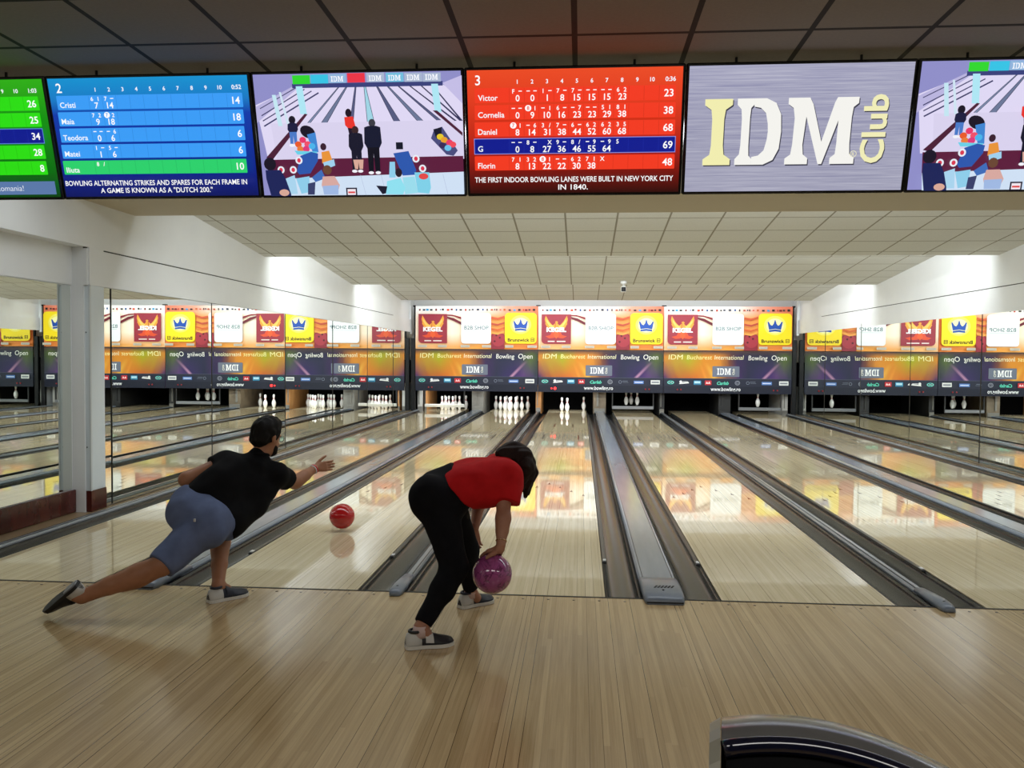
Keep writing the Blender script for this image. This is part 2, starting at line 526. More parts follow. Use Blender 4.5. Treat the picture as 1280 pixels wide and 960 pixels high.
cap_narrow(-XO-GUT-cn, 'narrow silver capping along the foot of the left mirrors', False)
cap_narrow(XO+GUT+cn, 'narrow silver capping along the foot of the right mirrors', False)

# ---- side walls
Z_MIR, Z_SEAM = 2.17, 2.53
def side(sgn, X, near):
    """sgn -1 left, +1 right"""
    nm = 'left' if sgn < 0 else 'right'
    out = X+sgn*.35
    def bx(xa, xb, y0, y1, z0, z1): 
        m = MB(); m.box((min(xa, xb), y0, z0), (max(xa, xb), y1, z1)); return m
    struct('wall_%s' % nm, bx(X+sgn*.03, out, near, 18.6, -.12, 3.6), white_paint)          # behind the mirrors
    # lower band above the mirrors
    struct('wall_%s.001' % nm, bx(X-sgn*.006, X+sgn*.03, near, 18.3, Z_MIR, Z_SEAM-.012), white_paint)
    struct('trim_%s' % nm, bx(X+sgn*.002, X+sgn*.03, near, 15.8, Z_SEAM-.012, Z_SEAM), groove)
    # upper slab with its far end cut on the slant
    m = MB(); xa = X-sgn*.012; xb = X+sgn*.03
    pr = [(-9., Z_SEAM), (15.75, Z_SEAM), (16.72, 3.0), (16.72, 3.6), (-9., 3.6)]
    v = [(xa, y, z) for y, z in pr]+[(out, y, z) for y, z in pr]
    nn = len(pr)
    m.add(v, [tuple(range(nn)), tuple(range(2*nn-1, nn-1, -1))]+[(i, (i+1) % nn, nn+(i+1) % nn, nn+i) for i in range(nn)])
    struct('wall_%s.002' % nm, m, white_paint)
side(-1, XL, 2.42)
side(1, XR, -9.)
XN = -5.36
mb = MB(); mb.box((XN-.25, -9., -.12), (XN-.012, 2.42, Z_SEAM)); struct('wall_left.003', mb, white_paint)
mb = MB(); mb.box((XN-.02, -9., Z_MIR), (XN, 2.42, Z_SEAM)); struct('wall_left.004', mb, white_paint)

mirror = bpy.data.materials.new('mirror_glass'); mirror.use_nodes = True
_b = mirror.node_tree.nodes['Principled BSDF']
_b.inputs['Metallic'].default_value = 1.; _b.inputs['Roughness'].default_value = 0.; _b.inputs['Base Color'].default_value = (.80, .84, .80, 1)
red_wood = mottled('dark_red_wood', '#30110c', '#54201a', 5., .25, 0., (1, 1, .4))
ORD = ['first', 'second', 'third', 'fourth', 'fifth', 'sixth', 'seventh']
def mirror_panel(X, sgn, y0, y1, z0, z1, yaw, label, ew=.017):
    t = empty('mirror_panel', (X, (y0+y1)/2, z0), math.radians(yaw), label, 'mirror', 'wall mirrors')
    L = (y1-y0)/2
    m = MB(); m.box((min(0, sgn*.006), -L+.012, 0), (max(0, sgn*.006), L-.012, z1-z0)); obj('glass', m, mirror, t)
    m = MB(); m.box((min(-sgn*.003, sgn*.012), -L-ew*.55, 0), (max(-sgn*.003, sgn*.012), -L+ew, z1-z0)); obj('edge_strip', m, groove, t)
    return t
ys = [2.70, 2.84, 5.19, 7.9, 10.54, 13.17, 15.80, 18.25]
yaws = [.9, .12, -.2, .16, -.12, .1, 0.]
says = ['narrow strip of mirror immediately right of the white pillar']+['tall wall mirror on the left, %s full panel beyond the white pillar' % ORD[i] for i in range(6)]
for i in range(7): mirror_panel(XL, -1, ys[i], ys[i+1], .012, Z_MIR-.004, yaws[i], says[i], .005 if i < 2 else .017)
mirror_panel(XN, -1, -3.0, 2.40, .225, Z_MIR-.01, 0., 'big wall mirror at the left edge above the dark red skirting')
ys = [18.25, 15.43, 12.80, 10.15, 7.47, 4.80, 2.15]
yaws = [.1, -.16, .2, -.1, .14, 0.]
for i in range(6): mirror_panel(XR, 1, ys[i+1], ys[i], .012, Z_MIR+.07, yaws[i], 'tall wall mirror on the right, %s panel counted from the pins' % ORD[i])
mb = MB(); mb.box((XN-.004, -6., 0.), (XN+.022, 2.42, .215), bev=.006)
struct('baseboard_left', mb, red_wood)

# pillar clad in grey-white sheet
t = empty('pillar', (-5.28, 2.56, 0.), 0, 'white sheet clad pillar with dark red foot between the left mirrors', 'pillar')
pl = mottled('pillar_sheet', '#cfd9de', '#d8e0e4', 2., .4)
mb = MB(); mb.box((-.16, -.118, .2), (.08, .13, Z_MIR), bev=.004); obj('cladding', mb, pl, t)
mb = MB(); mb.box((-.165, -.122, 0), (.083, .14, .2)); obj('foot', mb, red_wood, t)
mb = MB(); mb.box((-.16, -.115, Z_MIR), (.078, .13, Z_SEAM)); obj('head', mb, white_paint, t)
mb = MB(); mb.box((-.10, -.124, .2), (-.072, -.116, Z_MIR)); mb.box((.068, -.123, .2), (.083, -.1, Z_MIR)); mb.box((-.08, -.1235, Z_MIR-.012), (.083, -.112, Z_MIR+.006)); obj('corner_bead', mb, mat('bead_white', '#c9cfd1', .35), t)
for z in (.62, 1.72):
    for x in (-.03, .04):
        mb = MB(); mb.lathe([(.008, 0), (.006, .004), (0, .005)], (0, 0, 0), axis='y', n=10)
        for i, q in enumerate(mb.v): mb.v[i] = (q[0]+x, -.118-q[1], q[2]+z)
        obj('screw', mb, mat('screw_grey', '#5d676b', .4), t)

# ---- ceilings
E1, E2, E3 = 7.0, 11.9, 16.7
Zlow = 2.965
def slab(name, y0, z0, y1, z1, m, x0=-5.3, x1=5.52, th=.04):
    mb = MB()
    v = [(x0, y0, z0), (x1, y0, z0), (x1, y1, z1), (x0, y1, z1), (x0, y0, z0+th), (x1, y0, z0+th), (x1, y1, z1+th), (x0, y1, z1+th)]
    mb.add(v, [(0,1,2,3), (7,6,5,4), (0,4,5,1), (1,5,6,2), (2,6,7,3), (3,7,4,0)])
    return struct(name, mb, m)
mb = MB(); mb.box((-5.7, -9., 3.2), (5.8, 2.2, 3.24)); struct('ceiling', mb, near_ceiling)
mb = MB(); mb.box((-5.3, 2.18, Zlow), (5.52, 3.3, 3.6)); struct('ceiling.001', mb, beam_paint)
slab('ceiling.002', 3.3, Zlow+.36, E1, Zlow, lane_ceiling)
slab('ceiling.003', E1+.02, Zlow+.43, E2, Zlow, lane_ceiling)
slab('ceiling.004', E2+.02, Zlow+.43, E3, Zlow, lane_ceiling)
slab('ceiling.005', E3+.02, Zlow+.43, 18.7, Zlow+.43, white_paint)
for k, e in enumerate((E1, E2, E3)):
    mb = MB(); mb.box((-5.3, e-.004, Zlow), (5.52, e+.024, Zlow+.48)); struct('ceiling.%03d' % (6+k), mb, white_paint)
mb = MB(); mb.box((-5.8, 18.45, 1.4), (5.9, 18.6, 3.7)); struct('wall_back', mb, white_paint)
mb = MB(); mb.box((-5.8, 20.5, -.2), (5.9, 20.6, 1.6)); struct('wall_back.001', mb, pit_black)
mb = MB(); mb.box((-5.7, -9.2, -.12), (5.8, -9., 3.3)); struct('wall_front', mb, dark_room)
for i, (x0, x1) in enumerate(((-5.35, -5.21), (5.2, 5.35))):
    mb = MB(); mb.box((x0, 18.0, 2.12), (x1, 18.45, 3.5)); struct('wall_back.%03d' % (i+2), mb, white_paint)

# ---- machine end
kick = {'l': mat('kickback_white', '#c9c7c0', .5), 'g': mottled('kickback_grey', '#77736b', '#8a867d', 4., .5), 'o': mottled('kickback_plywood', '#a9713d', '#c28b52', 6., .55, stretch=(1, 1, .3)),
        'b': mottled('kickback_brown', '#6b5c49', '#85755f', 5., .5), 'd': mat('kickback_dark', '#2b2a29', .6)}
def kickback(x, w, m, label, foot='g'):
    t = empty('kickback_plate', (x, 18.27, 0), 0, label, 'kickback plate', 'kickback plates between the pin decks')
    mb = MB(); mb.box((-w, 0, -.1), (w, 1.7, .72)); obj('side_board', mb, kick[m], t)
    mb = MB(); mb.box((-w*.9, -.03, -.1), (w*.9, 0, .10), bev=.01); mb.box((-w*.5, -.03, .16), (-w*.2, 0, .66)); obj('front_guard', mb, kick[foot], t)
kickback(-5.0, .07, 'l', 'pale plate at the left end of the pin decks, under the masking unit')
kickback(-4.84, .03, 'o', 'thin plywood plate left of the leftmost pin rack')
kickback(-3.38, .16, 'g', 'grey plate between the two leftmost pin racks')
kickback(-1.69, .07, 'o', 'plywood plate between the full rack and the three standing pins')
kickback(0., .17, 'b', 'brown grey plate beyond the central wide capping', 'g')
kickback(1.69, .07, 'd', 'dark narrow plate beyond the narrow capping in the right half')
kickback(3.38, .16, 'd', 'dark plate beside the pitch black pin deck', 'd')
kickback(4.99, .07, 'l', 'pale plate at the right end of the pin decks, beside the mirrors')
for k, x in LANES.items():
    mb = MB(); mb.box((x-.75, 20.0, -.1), (x+.75, 20.04, .8))
    tag(obj('pit_curtain', mb, pit_black), 'black pit curtain behind the pins of '+LANE_SAY[k], 'curtain', 'pit curtains')
def sweep(k, m, label):
    t = empty('sweep_bar', (LANES[k], 18.02, 0), 0, label, 'sweep bar', 'lowered sweep bars')
    mb = MB(); mb.box((-.56, 0, .10), (.56, .05, .185), bev=.012); obj('bar', mb, m, t)
    for s in (-1, 1):
        mb = MB(); mb.box((s*.55-.015, .01, .12), (s*.55+.015, .05, .6)); obj('arm', mb, kick['d'], t)
sweep('A', mat('sweep_pale', '#d2cfc6', .35), 'pale sweep bar lowered before the pins of the leftmost lane')
sweep('D', mat('sweep_grey', '#85868a', .3), 'grey sweep bar lowered on the lane right of the central capping')
sweep('F', mat('sweep_dull', '#77797d', .3), 'grey sweep bar lowered on the lane beside the right mirrors')

pin_white = mat('pin_white', '#f3f1ec', .18, coat=.4)
pin_red = mat('pin_red', '#b3202a', .25)
IN = .0254
PIN = [(2.031, 0), (2.25, .12), (2.828, .75), (3.906, 2.25), (4.51, 3.375), (4.766, 4.5), (4.563, 5.875), (3.703, 7.25), (2.9, 8.), (2.472, 8.625), (1.965, 9.375), (1.797, 10.), (1.87, 10.875), (2.094, 11.75), (2.406, 12.625), (2.547, 13.5), (2.4, 14.2), (1.9, 14.7), (1.1, 14.94), (.2, 15.)]
def make_pin():
    mb = MB(); mb.lathe([(a/2*IN, b*IN) for a, b in PIN], n=20)
    p = obj('bowling_pin', mb, pin_white)
    mb = MB()
    for z0, z1, ra, rb in ((9.15, 9.65, 2.14, 1.9), (10.3, 10.8, 1.83, 1.87)):
        mb.lathe([(ra/2*IN+.0012, z0*IN), (rb/2*IN+.0012, z1*IN)], n=20)
    tag(obj('neck_stripes', mb, pin_red, p), 'red neck stripes')
    return p
R = .3048
SPOT = {1: (0, 0), 2: (-.5, 1), 3: (.5, 1), 4: (-1, 2), 5: (0, 2), 6: (1, 2), 7: (-1.5, 3), 8: (-.5, 3), 9: (.5, 3), 10: (1.5, 3)}
SAY = {1: 'front pin', 2: 'left pin of second row', 3: 'right pin of second row', 4: 'left pin of third row', 5: 'middle pin of third row', 6: 'right pin of third row',
       7: 'leftmost pin of back row', 8: 'second pin of back row', 9: 'third pin of back row', 10: 'rightmost pin of back row'}
proto = None
def pin(k, n, z=0., say=None, grp=None):
    global proto
    if proto is None: p = proto = make_pin()
    else: p = copy_tree(proto)
    a, b = SPOT[n]
    p.location = (LANES[k]+a*R, 18.288+b*R*.866, z)
    tag(p, say, 'bowling pin', grp)
for n in (1, 2, 3, 5, 6, 8, 9, 10): pin('A', n, 0., 'white pin behind the pale sweep bar of the leftmost lane, %s' % SAY[n], 'pins of the leftmost lane')
for n in range(1, 11): pin('B', n, 0., 'white pin of the rack ending the red ball lane, %s' % SAY[n], 'full rack of ten pins')
pin('C', 1, 0., 'right one of two close standing pins on the lane ahead of the red bowler', 'three standing pins')
pin('C', 2, 0., 'left one of two close standing pins on the lane ahead of the red bowler', 'three standing pins')
pin('C', 10, 0., 'single white pin standing alone at the right back corner of its deck', 'three standing pins')
for n, w in ((2, 'left'), (5, 'middle'), (3, 'right')): pin('D', n, .19, '%s one of three dim pins hanging in the dark right of the central capping' % w, 'dim hanging pins')
pin('F', 1, .19, 'dim pin hanging in the dark at the end of the rightmost lane', 'dim hanging pins')

# ---- masking units
def gradient_print(name, kind):
    m = mat(name, '#808080', .5, spec=.25); g = N(m)
    v, (x, y, z) = g.coords('Object')
    if kind == 'upper':
        u = g.maprange(x, -1.67, 1.67); w = g.maprange(z, -.58, .58)
        base = g.ramp(u, [(0., srgb('#fbe6cf')), (.12, srgb('#f8cfa0')), (.3, srgb('#fdf0dc')), (.45, srgb('#f9d9b0')), (.62, srgb('#ef9d52')), (.8, srgb('#f2a04c')), (1., srgb('#ef7f45'))])
        low = g.ramp(u, [(0., srgb('#f7bf86')), (.5, srgb('#f4a548')), (1., srgb('#ee8640'))])
        top = g.ramp(u, [(.0, srgb('#ffffff')), (.55, srgb('#fdf3ea')), (.75, srgb('#f2a58d')), (1., srgb('#ec7f60'))])
        c1 = g.mix(g.maprange(w, .05, .35), low, base)
        c2 = g.mix(g.maprange(w, .72, .92), c1, top)
        g.link(c2, g.b.inputs['Base Color'])
    else:
        wv = g.noise(g.vec(g.math('ADD', g.math('MULTIPLY', x, 2.6), g.math('MULTIPLY', z, 1.1)), g.math('MULTIPLY', z, .6), 3.), 1.3, 3)
        u = g.math('ADD', g.maprange(x, -1.67, 1.67), g.math('MULTIPLY', g.math('SUBTRACT', wv, .5), .10))
        hot = g.ramp(u, [(0., srgb('#c9802c')), (.1, srgb('#b7a02c')), (.2, srgb('#a9a81f')), (.32, srgb('#d98a22')), (.44, srgb('#d7882c')), (.52, srgb('#6b3d30')), (.58, srgb('#33274a')), (.70, srgb('#262a42')), (.86, srgb('#2c3047')), (.95, srgb('#54682c')), (1., srgb('#3c4830'))])
        cool = g.ramp(u, [(0., srgb('#55305f')), (.1, srgb('#b05a30')), (.26, srgb('#d9722a')), (.4, srgb('#e39a37')), (.5, srgb('#8a5640')), (.58, srgb('#472b60')), (.66, srgb('#282c45')), (.8, srgb('#3a2a62')), (.9, srgb('#5d3a78')), (1., srgb('#34364a'))])
        w = g.math('ADD', g.maprange(z, -.17, .35), g.math('MULTIPLY', g.math('SUBTRACT', wv, .5), .35))
        c1 = g.mix(w, cool, hot)
        dark_top = g.maprange(z, .42, .56)
        c2 = g.mix(dark_top, c1, srgb('#4b3a3a'))
        # bright diagonal streak on the right and a warm one in the middle
        for x0, sl, wd, col, st in ((1.12, .95, .075, '#d9a0c0', .75), (-.42, -.55, .10, '#ffd35a', .55), (-.63, -.4, .06, '#f6a23c', .5)):
            d = g.math('ABSOLUTE', g.math('SUBTRACT', g.math('SUBTRACT', x, x0), g.math('MULTIPLY', z, sl)))
            k = g.math('MULTIPLY', g.maprange(d, wd, 0., 0., st), g.maprange(z, .28, -.1))
            c2 = g.mix(k, c2, srgb(col))
        g.link(c2, g.b.inputs['Base Color'])
    return m
up_print = gradient_print('upper_masking_print', 'upper')
lo_print = gradient_print('lower_masking_print', 'lower')
MW = 3.365
def square_to(x, y): return x-75, y-75
def masking(xc, label, lamps):
    t = empty('masking_unit', (xc, 17.9, 0), 0, label, 'masking unit', 'printed masking units above the pins')
    # upper printed board -------------------------------------------------
    mb = MB(); mb.box((-MW/2, .004, -.585), (MW/2, .05, .585))
    up = obj('upper_board', mb, up_print, t, (0, 0, 2.295))
    cv = Print(1080, 385, MW, 1.17, .0012)
    cv.d = 0.
    # row of little flags
    fl = ['#b5281e', '#222222', '#333c55', '#2b2b2b', '#7a1f2a', '#2a4aa0', '#c03030', '#3d9ed0', '#c23a3a', '#1f1f1f', '#d0402f', '#3a3a3a', '#c96a3a', '#1c4f8a', '#e04a30', '#2f2f2f', '#b04a2a']
    xx = 30; rr = random.Random(3)
    while xx < 1045:
        w = rr.choice((10, 14, 18, 22))
        cv.rect(xx, 26+rr.randint(-3, 2), xx+w, 40+rr.randint(-2, 3), rr.choice(fl)); xx += w+rr.choice((8, 12, 20, 26))
    # maroon swoosh
    cv.poly([(262,75),(330,78),(410,100),(410,120),(340,92),(270,84)], '#8c2433')
    cv.poly([(280,94),(340,108),(410,146),(410,170),(340,134),(285,112)], '#6d1d2b')
    # phoenix square
    cv.rect(28, 72, 283, 335, '#9c3140', 34, (0,0,0,1))
    for s in (-1, 1):
        X = lambda u: 155+s*u
        shape(cv, [(X(8),150),(X(30),172),(X(60),140),(X(92),84),(X(100),118),(X(92),150),(X(96),156),(X(74),196),(X(40),204),(X(12),196)], '#f3a33c')
        shape(cv, [(X(20),176),(X(50),160),(X(86),112),(X(84),140),(X(60),180),(X(30),196)], '#f8c765')
        shape(cv, [(X(2),226),(X(34),226),(X(52),258),(X(94),268),(X(60),286),(X(22),282),(X(4),270)], '#e2502e')
    shape(cv, [(146,236),(150,150),(144,138),(160,132),(172,142),(166,152),(172,236)], '#f0a040')
    shape(cv, [(140,232),(172,232),(180,262),(156,290),(132,262)], '#e9602f')
    cv.text(156, 227, 'KEGEL', 52, '#ffffff', 'c', .05, fit=172)
    cv.rect(82, 308, 142, 318, '#f0dcd8'); cv.rect(160, 308, 236, 318, '#f0dcd8')
    # white square
    cv.rect(408, 65, 670, 337, '#f2f6f6', 26)
    cv.text(542, 210, 'B2B SHOP', 46, '#3f626b', 'c', .008, fit=214)
    cv.rect(440, 222, 648, 224, '#8fa6aa')
    # drawn bowling ball under orange strokes
    cv.rect(672, 245, 790, 385, '#8f2735', 20, (1,1,0,0))
    cv.ell(735, 300, 58, 62, '#a93440')
    for a, b in ((718, 262), (748, 282), (703, 315)): cv.ell(a, b, 9, 9, '#571420', 10)
    for y, h, c in ((95, 14, '#c8552f'), (150, 12, '#b94a35'), (196, 12, '#d2642e'), (228, 14, '#f2a24a')):
        cv.poly([(674,y),(730,y+10),(788,y-8),(788,y+h-6),(730,y+h+14),(674,y+h+4)], c)
    # yellow square with the crown
    cv.rect(793, 60, 1070, 335, '#ffe11c', 34)
    cv.ell(930, 165, 92, 84, '#fff06a', 28); cv.ell(930, 168, 72, 64, '#fff8b8', 28)
    shape(cv, [(880,202),(866,134),(876,132),(893,160),(906,166),(918,150),(924,128),(930,112),(936,128),(942,150),(954,166),(967,160),(984,132),(994,134),(980,202),(930,194)], '#1e4fae')
    cv.poly([(880,206),(930,198),(980,206),(980,222),(930,216),(880,222)], '#1e4fae')
    cv.text(913, 316, 'Brunswick', 42, '#15130a', 'c', .02, fit=190)
    for q in ((1020,284,1050,288),(1020,312,1050,316),(1020,284,1024,316),(1046,284,1050,316),(1026,297,1044,302)): cv.rect(*q, '#15130a')
    # strip of pale plates
    for x0, x1 in ((25,105),(205,282),(405,485),(595,672),(797,868),(992,1072)):
        cv.rect(x0, 350, x1, 372, '#cfc6b6'); 
        for j in range(3): cv.rect(x0+6, 354+j*6, x1-6, 356+j*6, '#a79f92')
    cv.build('upper_artwork', up)
    # lower printed board -------------------------------------------------
    mb = MB(); mb.box((-MW/2, .004, -.57), (MW/2, .05, .57))
    lo = obj('lower_board', mb, lo_print, t, (0, 0, 1.125))
    cv = Print(1080, 370, MW, 1.14, .0012); cv.d = 0.
    cv.rect(0, 240, 1080, 312, '#262a3c'); cv.rect(0, 308, 1080, 370, '#1b1f30')
    cv.rect(0, 238, 1080, 241, '#54586a')
    cv.text(40, 76, 'IDM', 62, '#fbf6b0', 'l', -.004, fit=122, shear=.08)
    cv.text(196, 74, 'Bucharest', 54, '#fdf8a8', 'l', -.002, fit=212, shear=.1)
    cv.text(430, 74, 'International', 54, '#fdf9cc', 'l', -.002, fit=246, shear=.1)
    cv.text(716, 78, 'Bowling', 58, '#fffef4', 'l', -.002, fit=160, shear=.08)
    cv.text(910, 78, 'Open', 62, '#fffef4', 'l', -.002, fit=126, shear=.08)
    cv.rect(414, 132, 642, 224, '#6e7587', 6); logo(cv, 452, 150, 118, 56, '#ffffff'); cv.text(600, 206, 'Club', 26, '#f2f0e0', 'l', .02, fit=54, rot=-PI/2)
    # sponsor row
    cv.ring(60, 276, 30, 17, 7, '#35b0a4'); cv.ring(46, 276, 12, 11, 5, '#9fe0d6'); cv.ring(74, 276, 12, 11, 5, '#9fe0d6')
    cv.ell(146, 270, 12, 12, '#f0f0f0', 12); cv.poly([(130,290),(140,278),(212,272),(216,282)], '#f4f4f4'); cv.rect(160, 266, 208, 272, '#d8d8dc')
    cv.rect(255, 258, 318, 294, '#3a9cc8', 5); cv.rect(262, 264, 311, 282, '#bfe4f2'); cv.rect(262, 286, 311, 290, '#1d5d84')
    cv.rect(350, 256, 406, 296, '#c8313a', 4); shape(cv, [(358,284),(366,266),(378,280),(388,264),(398,284)], '#ffdcdc')
    cv.text(452, 292, 'Carlsb', 38, '#62d8bc', 'l', .035, fit=100, shear=.25)
    cv.ring(625, 276, 22, 20, 6, '#8b8f9c'); cv.ring(625, 276, 12, 10, 4, '#8b8f9c')
    cv.ring(712, 276, 14, 14, 4, '#7d8496'); cv.rect(730, 266, 776, 270, '#7d8496'); cv.rect(734, 278, 782, 282, '#6a7080')
    cv.rect(828, 264, 914, 292, '#5b82c9', 3); cv.rect(836, 274, 906, 282, '#dfe8fa')
    cv.rect(974, 258, 1052, 294, '#e9eae8', 3); cv.rect(982, 270, 1044, 283, '#8a8e96')
    cv.text(525, 346, 'www.bowling.ro', 46, '#f4f6f8', 'c', .02, fit=252)
    art = cv.build('lower_artwork', lo)
    # the two pairs of little red lamps
    off = mat('lamp_red_dim', '#8c1f24', .3, emit=.35)
    on = mat('lamp_red_lit', '#ff2a2a', .3, emit=3.5)
    for j, u in enumerate((118, 148, 930, 962)):
        mb = MB(); r = .038 if lamps[j] > 1 else .022
        mb.lathe([(r, 0.), (r*.9, .012), (r*.5, .02), (0, .022)], n=14, axis='y')
        x, y, z = cv.P(u, 338)
        for i, q in enumerate(mb.v): mb.v[i] = (q[0]+x, -q[1]-.016, q[2]+z)
        tag(obj('signal_lamp', mb, on if lamps[j] else off, lo), 'lit red lamp' if lamps[j] else 'dim red lamp')
    return t
masking(-3.38, 'printed masking unit at the left, above the two lanes with standing racks of pins', (0, 0, 0, 0))
masking(0., 'printed masking unit in the middle, with a lit red lamp at lower left', (1, 2, 0, 0))
masking(3.38, 'printed masking unit at the right, next to the right mirrors', (0, 0, 0, 0))
for x, w in ((-5.137, 'left'), (5.137, 'right')):
    t = empty('masking_post', (x, 17.93, 0), 0, 'black upright post closing the %s end of the masking units' % w, 'post', 'black end posts')
    mb = MB(); mb.box((-.06, 0, -.1), (.06, .1, 2.0), bev=.01); obj('upright', mb, black, t)
    s = 1 if x < 0 else -1
    mb = MB(); mb.box((s*.045-.016, -.02, 2.0), (s*.045+.016, .06, 2.9)); mb.box((min(0, s*.068), -.02, 2.86), (max(0, s*.068), .06, 2.9)); obj('top_bracket', mb, black, t)
for x in (-1.69, 1.69):
    mb = MB(); mb.box((x-.06, 17.86, 2.885), (x+.06, 17.95, 2.91), bev=.004)
    tag(obj('masking_clip', mb, black), 'small black clip on top of the joint %s of the middle masking unit' % ('left' if x < 0 else 'right'), 'clip')

# ---- security camera under the second ceiling step
t = empty('security_camera', (.29, 11.55, 0), 0, 'small black faced security camera on a white ceiling mount', 'security camera')
mb = MB(); mb.lathe([(.06, 3.0), (.06, 2.965), (.05, 2.95), (.02, 2.945), (.02, 2.90)], n=16); obj('mount', mb, white_plastic, t)
mb = MB(); mb.box((-.05, -.05, 2.79), (.05, .10, 2.90), bev=.012); obj('housing', mb, white_plastic, t)
mb = MB(); mb.box((-.042, -.056, 2.80), (.042, -.048, 2.885)); obj('face', mb, black, t)
mb = MB(); mb.lathe([(.012, 0), (.012, .008), (0, .009)], n=12, axis='y')
for i, q in enumerate(mb.v): mb.v[i] = (q[0], -.056-q[1], q[2]+2.84)
obj('lens', mb, mat('lens', '#3a3a40', .1), t)
# ------------------------------------------------------------------ overhead screens
def lit_grad(name, stops, axis='z', half=.34, strength=1., streak=0.):
    m = bpy.data.materials.new(name); m.use_nodes = True
    g = N(m); b = g.b
    b.inputs['Base Color'].default_value = (.01, .01, .01, 1); b.inputs['Roughness'].default_value = .35; b.inputs['Specular IOR Level'].default_value = .25
    v, (x, y, z) = g.coords('Object')
    q = g.maprange(z if axis == 'z' else x, half, -half)
    c = g.ramp(q, [(p, srgb(h)) for p, h in stops])
    if streak:
        n = g.noise(g.vec(g.math('MULTIPLY', x, 2.), 0., g.math('MULTIPLY', z, 140.)), 1., 3, .7)
        c = g.mix(g.maprange(n, .3, .72, 0., streak), c, srgb('#d4d4e0'))
    g.link(c, b.inputs['Emission Color']); b.inputs['Emission Strength'].default_value = strength
    return m
SW, SH, TILT = 1.21, .682, math.radians(15.5)
tv_black = mat('screen_casing_black', '#060607', .25)
def screen(x, label, draw, group='row of overhead screens'):
    t = empty('overhead_screen', (x, -.44, 2.805), 0, label, 'screen', group)
    t.rotation_euler = (TILT, 0, 0)
    mb = MB(); mb.box((-.6195, .002, -.357), (.6195, .055, .357), bev=.006); mb.box((-.4, .05, -.28), (.4, .085, .2), bev=.01)
    obj('casing', mb, tv_black, t)
    cv = Lit(1000, 564, SW, SH, .0005)
    draw(cv)
    cv.build('display', t)
    for s in (-1, 1):                                                      # two steel drop rods to the ceiling
        mb = MB(); a = TILT
        R_ = Matrix.Rotation(-a, 3, 'X')
        p0 = Vector((s*.34, .06, .30)); top = R_ @ Vector((s*.34, 0, 0)); 
        # world-vertical direction expressed in the tilted frame
        up = R_ @ Vector((0, 0, 1))
        zw = 2.805+(Matrix.Rotation(a, 3, 'X') @ p0).z
        mb.tube([p0, p0+up*(3.198-zw)], .008, 8)
        mb.box((s*.34-.03, .045, .26), (s*.34+.03, .07, .34))
        obj('drop_rod', mb, mat('rod_steel', '#3b3a38', .4, .6), t)
    return t
def score(rows, bg, rowc, lane=None, timer='', foot=(), bar='#4c6ab0', hot={}, hotedge=None, footcol=None, x0=35):
    def d(cv):
        cv.mats.append(bg); cv.keys['bg'] = 0
        cv.d = .0; cv.mb.add([cv.P(0, 0), cv.P(1000, 0), cv.P(1000, 564), cv.P(0, 564)], [(0, 1, 2, 3)], 0, False)
        if lane: cv.text(38, 66, lane, 62, '#ffffff', 'l', .01)
        for k in range(10): cv.text(236+69.5*k, 63, str(k+1), 26, '#f4f8ff', 'c', .02)
        cv.text(968, 63, timer, 28, '#f4f8ff', 'r', .02)
        for i, (nm, rolls, tots, tot) in enumerate(rows):
            y = 80+76.5*i; c = hot.get(i, rowc)
            if hotedge and i in hot: cv.rect(x0-3, y-3, 973, y+69, hotedge)
            cv.rect(x0, y, 970, y+66, c, 4)
            sep = {'#3a9cf6': '#2f86dc', '#f23a20': '#d62f18', '#2bdc12': '#22bd0e', '#0b1a8e': '#1c2ca0', '#2bd06c': '#24b65d'}.get(c, c)
            for k in range(11): cv.rect(198+69.5*k, y+2, 200+69.5*k, y+64, sep)
            cv.text(x0+16, y+56, nm, 36, '#f4fbff', 'l', .012)
            for k, q in enumerate(rolls):
                xk = 234+69.5*k
                for j, ch in enumerate(q):
                    if ch == ' ': continue
                    xx = xk+(-16 if j == 0 else 16)
                    if ch in '①②③⑦⑧':
                        ch = {'①': '1', '②': '2', '③': '3', '⑦': '7', '⑧': '8'}[ch]
                        cv.ell(xx, y+16, 15, 14, '#ffffff', 16); cv.text(xx, y+24, ch, 24, c, 'c', .02)
                    elif ch == '-': cv.rect(xx-8, y+14, xx+8, y+18, '#ffffff')
                    else: cv.text(xx, y+26, ch, 27, '#ffffff', 'c', .015)
            for k, q in enumerate(tots):
                if q: cv.text(238+69.5*k, y+61, q, 40, '#ffffff', 'c', .012)
            cv.text(958, y+50, tot, 46, '#ffffff', 'r', .014)
        if footcol: cv.rect(0, 480, 1000, 548, footcol)
        for j, f in enumerate(foot): cv.text(500 if not footcol else 520, (506 if len(foot) > 1 else 526)+36*j, f, 34, '#ffffff', 'c', .012 if not footcol else -.01, fit=None if footcol else min(930, len(f)*17.4), )
    return d
bg_blue = lit_grad('lit_bg_blue', [(0, '#1391cf'), (.18, '#1679c4'), (.3, '#0f3aa8'), (.8, '#0b1f86'), (1, '#08145e')])
bg_red = lit_grad('lit_bg_red', [(0, '#ea4a22'), (.25, '#e03a1c'), (.6, '#b3200f'), (.85, '#6c1009'), (1, '#2c0604')])
bg_green = lit_grad('lit_bg_green', [(0, '#2fae16'), (.3, '#149010'), (.75, '#0c6a12'), (1, '#07400c')])
bg_steel = lit_grad('lit_bg_brushed', [(0, '#8f8fb0'), (.5, '#8484a4'), (1, '#8a8aa6')], streak=.6)
